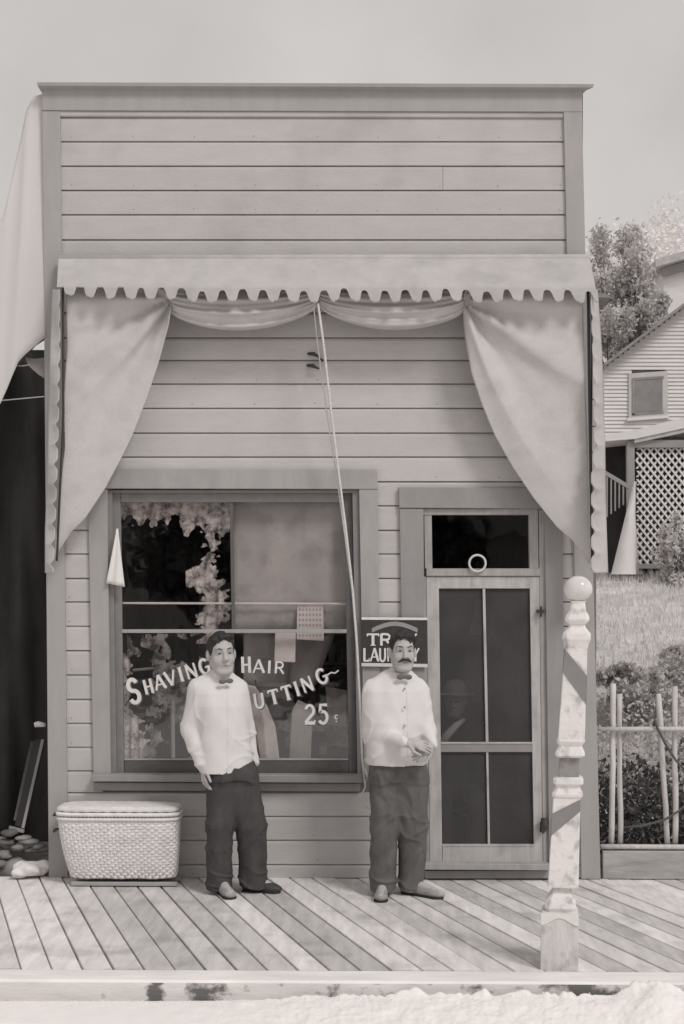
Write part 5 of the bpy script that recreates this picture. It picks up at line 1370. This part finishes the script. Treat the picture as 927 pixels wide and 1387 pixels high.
# =================================================================== leaves
def leaves(name, centers, size, mt, parent=None, nper=1, spread=0.0, flat=.0, at=None, smin=.6, smax=1.4, seed=0, aspect=.55):
    rg = np.random.default_rng(seed); C = np.repeat(np.asarray(centers, float), nper, 0)
    n = len(C)
    if spread > 0: C = C + rg.normal(0, spread, (n, 3))
    u = rg.normal(0, 1, (n, 3)); u /= np.linalg.norm(u, axis=1)[:, None]
    v = rg.normal(0, 1, (n, 3)); v -= (v * u).sum(1)[:, None] * u; v /= np.linalg.norm(v, axis=1)[:, None]
    s = size * rg.uniform(smin, smax, (n, 1)); u = u * s; v = v * s * aspect
    V = np.stack([C - u, C + v, C + u, C - v], 1).reshape(-1, 3)
    Fc = np.arange(4 * n).reshape(n, 4)
    return mesh_obj(name, V, Fc, mt, parent, at)
def blob_points(c, r, n, seed, shell=.5, lump=.35):
    """points through an uneven crown volume: random sub-lumps"""
    rg = np.random.default_rng(seed); r = np.array(r); L = 26
    lc = rg.normal(0, 1, (L, 3)); lc /= np.linalg.norm(lc, axis=1)[:, None]; lc *= rg.uniform(.25, .85, (L, 1)) ** .7
    lr = rg.uniform(.16, lump, L); w_ = rg.integers(0, L, n)
    d = rg.normal(0, 1, (n, 3)); d /= np.linalg.norm(d, axis=1)[:, None]; d *= (rg.uniform(0, 1, (n, 1)) ** shell) * lr[w_][:, None]
    return (lc[w_] + d + rg.normal(0, .055, (n, 3))) * r + np.array(c)
def tree(name, c, r, base, n, size, mt, label, cat, seed, group=None, trunk_r=.07):
    t = thing(name, base, label, cat, group)
    leaves('crown', blob_points(c, r, n, seed), size, mt, t, seed=seed)
    mm = MB(); b = Vector(base); cc = Vector(c); rg = random.Random(seed)
    mm.tube([b, b.lerp(cc, .4) + Vector((.1, 0, 0)), b.lerp(cc, .8), cc + Vector((0, 0, r[2] * .25))], [trunk_r, trunk_r * .8, trunk_r * .5, trunk_r * .12], 8)
    for k in range(7):
        p = b.lerp(cc, rg.uniform(.45, 1.0)); q = cc + Vector((rg.uniform(-.75, .75) * r[0], rg.uniform(-.6, .6) * r[1], rg.uniform(-.2, .8) * r[2]))
        mm.tube([p, p.lerp(q, .5) + Vector((0, 0, .1 * r[2])), q], [trunk_r * .4, trunk_r * .25, trunk_r * .08], 5)
    mm.build('trunk', M['bark'], t, smooth=True); return t

# house group, on the hill at the right
HY = 15.8
def hp(px, py, dy=0.0): return P(px, py, HY + dy)
hs = thing('hillside_house', (hp(930, 775).x, HY, hp(930, 775).z), 'white clapboard house with a small gable window and lattice porch on the slope at right', 'house')
# gable wall as clapboards: edges follow the rake from (815,500) to (925,418) peak beyond frame
peak = (985, 372); 
def rake(y):   # left limit of the wall at image row y
    return 819 if y > 497 else 819 + (497 - y) * (peak[0] - 819) / (497 - peak[1])
def rake_r(y): return 1150 if y > 497 else 1150 - (497 - y) * (1150 - peak[0]) / (497 - peak[1])
wy = 385.0; brd = 0
cl_mesh = MB(); step = 5.2
wins = (856, 505, 902, 562)
while wy < 592:
    y2 = min(wy + step - .0, 592); a, b = rake(wy + step * .5) , rake_r(wy + step * .5)
    segs = [(a, b)]
    if y2 > wins[1] and wy < wins[3]: segs = [(a, wins[0]), (wins[2], b)]
    for sa, sb in segs:
        A_, B_, C_, D_ = hp(sa, y2, -.03), hp(sb, y2, -.03), hp(sb, wy), hp(sa, wy)
        cl_mesh.add([A_, B_, C_, D_, Vector((A_.x, HY + .1, A_.z)), Vector((B_.x, HY + .1, B_.z)), Vector((C_.x, HY + .1, C_.z)), Vector((D_.x, HY + .1, D_.z))], [(0, 1, 2, 3), (0, 4, 5, 1), (0, 3, 7, 4), (1, 5, 6, 2), (3, 2, 6, 7), (4, 7, 6, 5)])
    wy = y2 + .05
o = cl_mesh.build('clapboard_wall', M['house'], hs)
A_ = hp(1150, 497); z0 = hp(900, 775).z; xl0 = hp(860, 600).x; xr0 = hp(1150, 600).x
mm = MB(); mm.box(hp(824, 600).x, hp(1148, 600).x, HY + .15, HY + 5, z0 - .5, hp(900, 500).z); mm.build('house_body', M['house'], hs)
# roof slabs along rake
def slab(name, p0, p1, t_px, mt, y0=-.35, y1=5.3, parent=None):
    mm = MB(); A_, B_ = hp(*p0), hp(*p1); up = Vector((0, 0, t_px / F * (HY + CAM_D)))
    fr = [Vector((A_.x, HY + y0, A_.z)), Vector((B_.x, HY + y0, B_.z)), Vector((B_.x, HY + y0, B_.z)) + up, Vector((A_.x, HY + y0, A_.z)) + up]
    mm.prism(fr, [Vector((p.x, HY + y1, p.z)) for p in fr]); return mm.build(name, mt, parent or hs)
slab('roof', (815, 500), (986, 371), 4.5, M['roof']); slab('roof', (986, 371), (1160, 503), 4.5, M['roof'])
def hq(name, pts, dy, t, mt, par):
    mm = MB(); fr = [hp(a, b, dy) for a, b in pts]; mm.prism(fr, [Vector((p.x, HY + dy + t, p.z)) for p in fr]); return mm.build(name, mt, par)
hw = hq('window', [(852, 566), (905, 562), (905, 502), (852, 506)], -.05, .03, M['house_trim'], hs)
hq('pane', [(859, 560), (898, 556), (898, 511), (859, 514)], -.058, .006, M['house_pane'], hw)
hq('sash', [(857, 562.5), (900, 559), (900, 556.5), (857, 560)], -.066, .006, M['roof'], hw); hq('sash', [(857, 562), (860, 562), (860, 512), (857, 512)], -.066, .006, M['roof'], hw)
hq('sash', [(857, 515), (900, 512), (900, 509), (857, 512)], -.067, .006, M['roof'], hw)
hq('window_sill', [(850, 570), (907, 566), (907, 562), (850, 566)], -.09, .06, M['house'], hw)
# porch roof edge
hq('porch_roof', [(815, 598), (862, 594), (940, 577), (1150, 545), (1150, 533), (940, 562), (862, 582), (815, 590)], -1.0, 1.1, M['house'], hs)
hq('porch_fascia', [(860, 600), (940, 583), (1150, 552), (1150, 546), (940, 577.5), (860, 594.5)], -.97, .1, M['roof_pale'], hs)
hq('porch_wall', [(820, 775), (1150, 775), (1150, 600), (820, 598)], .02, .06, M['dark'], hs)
hq('porch_post', [(851, 775), (861, 775), (860, 598), (850, 598)], -.9, .12, M['house_grey'], hs)
hq('porch_beam', [(860, 606), (1100, 606), (1100, 596), (860, 596)], -.9, .1, M['house_grey'], hs)
# stair rail + canvas wedge
hq('stair_rail', [(820, 643), (852, 662), (852, 656), (820, 637)], -.95, .05, M['house_grey'], hs)
for k in range(6):
    a = 822 + k * 5.5; hq('baluster', [(a, 700 - k * 4), (a + 1.8, 700 - k * 4), (a + 1.8, 646 + k * 3.3), (a, 644 + k * 3.3)], -.94, .03, M['house_grey'], hs)
# lattice
lat = hs
x0, x1, y0_, y1_ = 862, 1010, 598, 765
ln = 0
for sgn in (1, -1):
    k = -20
    off_ = -260.0
    while off_ < 420:
        pts = []
        # line x = x0 + off + sgn*s*.80 , y = y0 + s
        for s_ in np.linspace(0, y1_ - y0_, 60):
            xx = x0 + off_ + sgn * s_ * .80 + (0 if sgn > 0 else 60)
            if x0 <= xx <= x1: pts.append((xx, y0_ + s_))
        if len(pts) > 3:
            a, b = pts[0], pts[-1]; hq('lattice_slat', [(a[0] - 1.7, a[1]), (a[0] + 1.7, a[1]), (b[0] + 1.7, b[1]), (b[0] - 1.7, b[1])], -.80 - (.02 if sgn > 0 else 0), .015, M['lattice'], hs); ln += 1
        off_ += 9.6
hq('lattice_frame', [(860, 770), (1012, 770), (1012, 764), (860, 764)], -.84, .08, M['house_grey'], hs)
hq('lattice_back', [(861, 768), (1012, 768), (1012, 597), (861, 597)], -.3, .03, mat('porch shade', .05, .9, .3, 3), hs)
for k in range(9):
    a = 866 + k * 14; hq('crawl_post', [(a, 778), (a + 5, 778), (a + 5, 770), (a, 770)], -.8, .1, M['house_grey'], hs)
wd = thing('canvas_wedge', (hp(845, 776).x, HY - 1.4, hp(845, 776).z), 'white pointed canvas or tarp propped against the porch post of the hillside house', 'tarp')
mm = MB(); A0 = hp(859, 652, -1.2); 
base_ = [hp(828, 778, -1.8), hp(858, 778, -1.9), hp(866, 778, -1.1), hp(838, 778, -1.0)]
rows = [[A0 + Vector((.02 * k, 0, 0)) for k in range(4)], [A0.lerp(b, .35) for b in base_], [A0.lerp(b, .7) for b in base_], base_]
mm.grid(rows, True); mm.build('tarp', M['canvas_white'], wd, smooth=True)
# second, higher roof at the right edge
h2_ = thing('upper_house', (P(960, 400, 26).x, 26, P(960, 420, 26).z), 'upper pale house with a grey sloping roof at the right edge of the picture', 'house')
def gq(name, pts, y_, t, mt, par):
    mm = MB(); fr = [P(a, b, y_) for a, b in pts]; mm.prism(fr, [Vector((p.x, y_ + t, p.z)) for p in fr]); return mm.build(name, mt, par)
gq('roof', [(889, 361), (1040, 318), (1040, 306), (889, 351)], 26, 5, M['roof_pale'], h2_)
gq('wall', [(899, 520), (1030, 520), (1030, 330), (899, 362)], 26.5, 4, M['house'], h2_)
gq('eave', [(897, 374), (1035, 334), (1035, 326), (897, 362)], 26.3, .15, M['house_grey'], h2_)

# trees: near pale tree behind the shop corner, far hillside
tree('leafy_tree', P(826, 405, 20), (1.0, 1.2, 1.8), tuple(P(826, 640, 20)), 13000, .055, M['leaf_pale'], 'pale leafy tree rising just behind the right corner of the shop', 'tree', 11)
tree('leafy_tree', P(862, 430, 19), (.85, .9, 1.0), tuple(P(866, 640, 19)), 8000, .05, M['leaf_pale'], 'shorter tree between the shop corner and the gabled house roof', 'tree', 12)
# far slope with woods
def far_z(x, y):
    j = (y - 60) / 12; return 4 + j * 4.9 / (1 + math.exp(-(x - 26) / 7)) + 1.2 * math.sin(x * .12 + j) + .6 * math.sin(x * .37 - j * 2)
m = MB(); rows = []
for j in range(28):
    y = 60 + j * 6; rows.append([(-70 + i * 3, y, far_z(-70 + i * 3, y)) for i in range(80)])
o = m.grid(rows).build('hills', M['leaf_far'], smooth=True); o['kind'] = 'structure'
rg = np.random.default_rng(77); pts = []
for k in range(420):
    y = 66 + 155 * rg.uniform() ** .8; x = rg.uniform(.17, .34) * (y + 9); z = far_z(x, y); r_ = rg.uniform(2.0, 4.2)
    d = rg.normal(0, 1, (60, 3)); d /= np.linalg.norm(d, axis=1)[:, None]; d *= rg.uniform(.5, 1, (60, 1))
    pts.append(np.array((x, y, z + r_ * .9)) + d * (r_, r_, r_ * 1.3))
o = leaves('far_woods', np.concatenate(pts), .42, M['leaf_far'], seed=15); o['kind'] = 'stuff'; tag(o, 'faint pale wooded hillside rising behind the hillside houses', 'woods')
# =================================================================== grass, weeds
gp = []
rg = np.random.default_rng(21)
N_ = 26000
yy = 2.6 + 14.5 * rg.uniform(0, 1, N_) ** 1.1; xx = rg.uniform(.06, .42, N_) * (yy + CAM_D) * 1.0 ; xx = np.maximum(xx, 1.9)
zz = np.array([hill_z(a, b) for a, b in zip(xx, yy)])
ang = rg.uniform(0, 6.28, N_); hgt = rg.uniform(.05, .16, N_); wdt = .008 + .004 * rg.uniform(0, 1, N_)
b0 = np.stack([xx, yy, zz], 1); s_ = np.stack([np.cos(ang), np.sin(ang), 0 * ang], 1) * wdt[:, None]
tip = b0 + np.stack([rg.normal(0, .03, N_), rg.normal(0, .03, N_), hgt], 1)
V = np.stack([b0 - s_, b0 + s_, tip], 1).reshape(-1, 3)
o = mesh_obj('grass', V, np.arange(3 * N_).reshape(N_, 3), M['grass']); o['kind'] = 'stuff'; tag(o, 'dry pale grass covering the slope below the hillside house', 'grass')
def weed_pts(n, seed, y0, y1, h0, h1, x_lo, x_hi):
    rg = np.random.default_rng(seed); y = rg.uniform(y0, y1, n); x = rg.uniform(x_lo, x_hi, n); cl_ = (np.sin(x * 5.1) * np.sin(y * 3.7 + x) + 1) * .5
    h = (h0 + (h1 - h0) * cl_) * rg.uniform(0, 1, n) ** .8
    z = np.array([hill_z(a, b) for a, b in zip(x, y)]) + h
    return np.stack([x, y, z], 1)
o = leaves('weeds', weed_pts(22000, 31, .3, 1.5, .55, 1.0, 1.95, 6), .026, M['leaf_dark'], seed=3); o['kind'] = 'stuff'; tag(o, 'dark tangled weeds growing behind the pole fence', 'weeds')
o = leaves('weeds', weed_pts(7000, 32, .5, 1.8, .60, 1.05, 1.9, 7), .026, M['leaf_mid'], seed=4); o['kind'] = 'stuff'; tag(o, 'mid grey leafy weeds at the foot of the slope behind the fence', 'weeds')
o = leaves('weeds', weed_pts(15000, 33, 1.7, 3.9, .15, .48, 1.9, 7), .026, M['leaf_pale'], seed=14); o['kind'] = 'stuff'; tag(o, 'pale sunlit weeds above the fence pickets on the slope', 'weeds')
sh_c = P(915, 745, 14.0)
tree('garden_shrub', (sh_c.x, 14.0, sh_c.z - .1), (.42, .35, .75), (sh_c.x, 14.0, hill_z(sh_c.x, 14.0)), 2500, .05, M['leaf_pale'], 'pale leafy shrub in front of the lattice porch', 'shrub', 41, trunk_r=.03)
for k, (a, b, y_, rr) in enumerate(((838, 905, 3.6, .22), (880, 925, 3.4, .3), (920, 900, 4.0, .3))):
    c = P(a, b, y_); tree('bush', (c.x, y_, c.z - .1), (rr * 1.3, rr, rr), (c.x, y_, hill_z(c.x, y_)), 1800, .03, M['leaf_pale'],
        ('pale bush just above the leftmost fence pickets', 'pale low bush behind the gap between the two pairs of pickets', 'pale bush above the pickets at the right edge')[k], 'bush', 50 + k, trunk_r=.02)
# added white ragged bank along the foot of the walk, with loose flecks
rg = np.random.default_rng(5)
def bank_top(px):
    t = 1352 - 6 * max(0, math.sin(px * .021) * math.sin(px * .063 + 1)) - 5 * abs(math.sin(px * .075 + 1.3 * math.sin(px * .033))) * (.4 + .6 * math.sin(px * .019) ** 2) - 2.2 * abs(math.sin(px * .19 + 2 * math.sin(px * .05)))
    t -= 20 * math.exp(-((px - 893) / 24.) ** 2) + 10 * math.exp(-((px - 862) / 12.) ** 2) + 9 * math.exp(-((px - 656) / 9.) ** 2) + 6 * math.exp(-((px - 560) / 11) ** 2)
    a = 1 / (1 + math.exp((px - 400) / 40.)); return t * (1 - a) + 1358 * a
rows = []; NXB = 760
for j in range(64):
    v = j / 63; row = []
    for i in range(NXB + 1):
        px = -60 + 1060 * i / NXB; t = bank_top(px); p = P(px, t, -2.68); pm = P(px, 1351 + 7 / (1 + math.exp((px - 400) / 40.)) - 16 * math.exp(-((px - 893) / 30.) ** 2), -2.68); y_ = -2.66 - .36 * v
        n2 = mn.fractal(Vector((p.x * 11, y_ * 11, 3)), 1.0, 2.0, 4); n3 = abs(mn.noise(Vector((p.x * 24, y_ * 24, 7))))
        w_ = math.exp(-v * 16)
        z = -.135 + (pm.z + .135) * (1 - v ** 1.6) + (p.z - pm.z) * w_ + (.011 * n2 - .006 * n3) * (1 - w_ * .7) / (1 + math.exp((300 - px) / 60.))
        row.append(Vector((p.x * (1 - .36 * v / 6.5), y_, max(z, -.15) - (.05 * max(v - .9, 0) * 10))))
    rows.append(row)
rows.insert(0, [Vector((p.x, -2.645, -.14)) for p in rows[0]])
mm = MB(); mm.grid(rows); o = mm.build('blossoms', M['blossom'], smooth=True); o['kind'] = 'stuff'; tag(o, 'bright white frothy blossoms along the foot of the walk beam', 'blossoms')
V = np.array([tuple(p) for r in rows[1:14] for p in r]); lv = V[rg.integers(0, len(V), 1500)] + rg.normal(0, .002, (1500, 3))
o = leaves('petals', lv, .004, M['blossom'], seed=9, aspect=.8); o['kind'] = 'stuff'; tag(o, 'loose white petals over the frothy blossoms at the walk beam', 'petals')

# =================================================================== across the street (seen only as reflections in the glass)
ac = thing('opposite_store', (-4, -26, -.12), 'dark timber store across the street seen only mirrored in the glass', 'store')
s = MB(); s.box(-13, 7, -34, -26, -.12, 4.2); s.build('wall', M['plank_old'], ac)
s = MB(); s.prism([(-13.3, -25.6, 4.2), (7.3, -25.6, 4.2), (7.3, -30, 5.6), (-13.3, -30, 5.6)], [(-13.3, -34, 4.2), (7.3, -34, 4.2), (7.3, -30.2, 5.5), (-13.3, -30.2, 5.5)]); s.build('roof', M['roof'], ac)
for k, (x_, y_, zz, r_, lb) in enumerate(((-3.6, -21, 3.4, (2.2, 1.6, 1.9), 'dark leafy tree across the street mirrored in the left window panes'), (2.2, -23, 3.0, (1.8, 1.5, 1.5), 'lower dark tree across the street mirrored in the right window panes'), (-.6, -19, 1.2, (1.3, .8, .9), 'low bush across the street mirrored low in the window'))):
    tree('street_tree', (x_, y_, zz), r_, (x_, y_, -.12), 3500, .16, M['leaf_dark'], lb, 'tree', 90 + k)
# shelf of bottles inside, dim behind the lower panes
sf = thing('wall_shelf', (.0, 3.9, 1.0), 'shelf with bottles dimly seen inside behind the lower right window panes', 'shelf')
s_ = MB(); s_.box(-.9, .5, 3.75, 3.98, 1.38, 1.41); s_.build('shelf_board', M['bar'], sf)
for k in range(9):
    s_ = MB(); x_ = -.85 + k * .15; h_ = .16 + .05 * (k % 3); s_.tube([(x_, 3.86, 1.412), (x_, 3.86, 1.412 + h_ * .6), (x_, 3.86, 1.412 + h_ * .75), (x_, 3.86, 1.412 + h_)], [.035, .035, .013, .013], 8); o = s_.build('bottle', M['paper'] if k % 2 else M['house_grey'], smooth=True)
    tag(o, 'small barber bottle on the dim shelf inside', 'bottle', 'bottles on the shelf inside')
mr_ = thing('wall_mirror', (-.75, 3.97, 1.6), 'pale framed mirror on the back wall inside, behind the left window pane', 'mirror')
s_ = MB(); s_.box(-1.45, -1.0, 3.95, 3.98, 1.0, 2.2); s_.build('frame', M['bar'], mr_); s_ = MB(); s_.box(-1.41, -1.04, 3.944, 3.949, 1.04, 2.16); s_.build('mirror_pane', M['blind'], mr_)
print('objects', len(bpy.data.objects), 'lattice', ln)
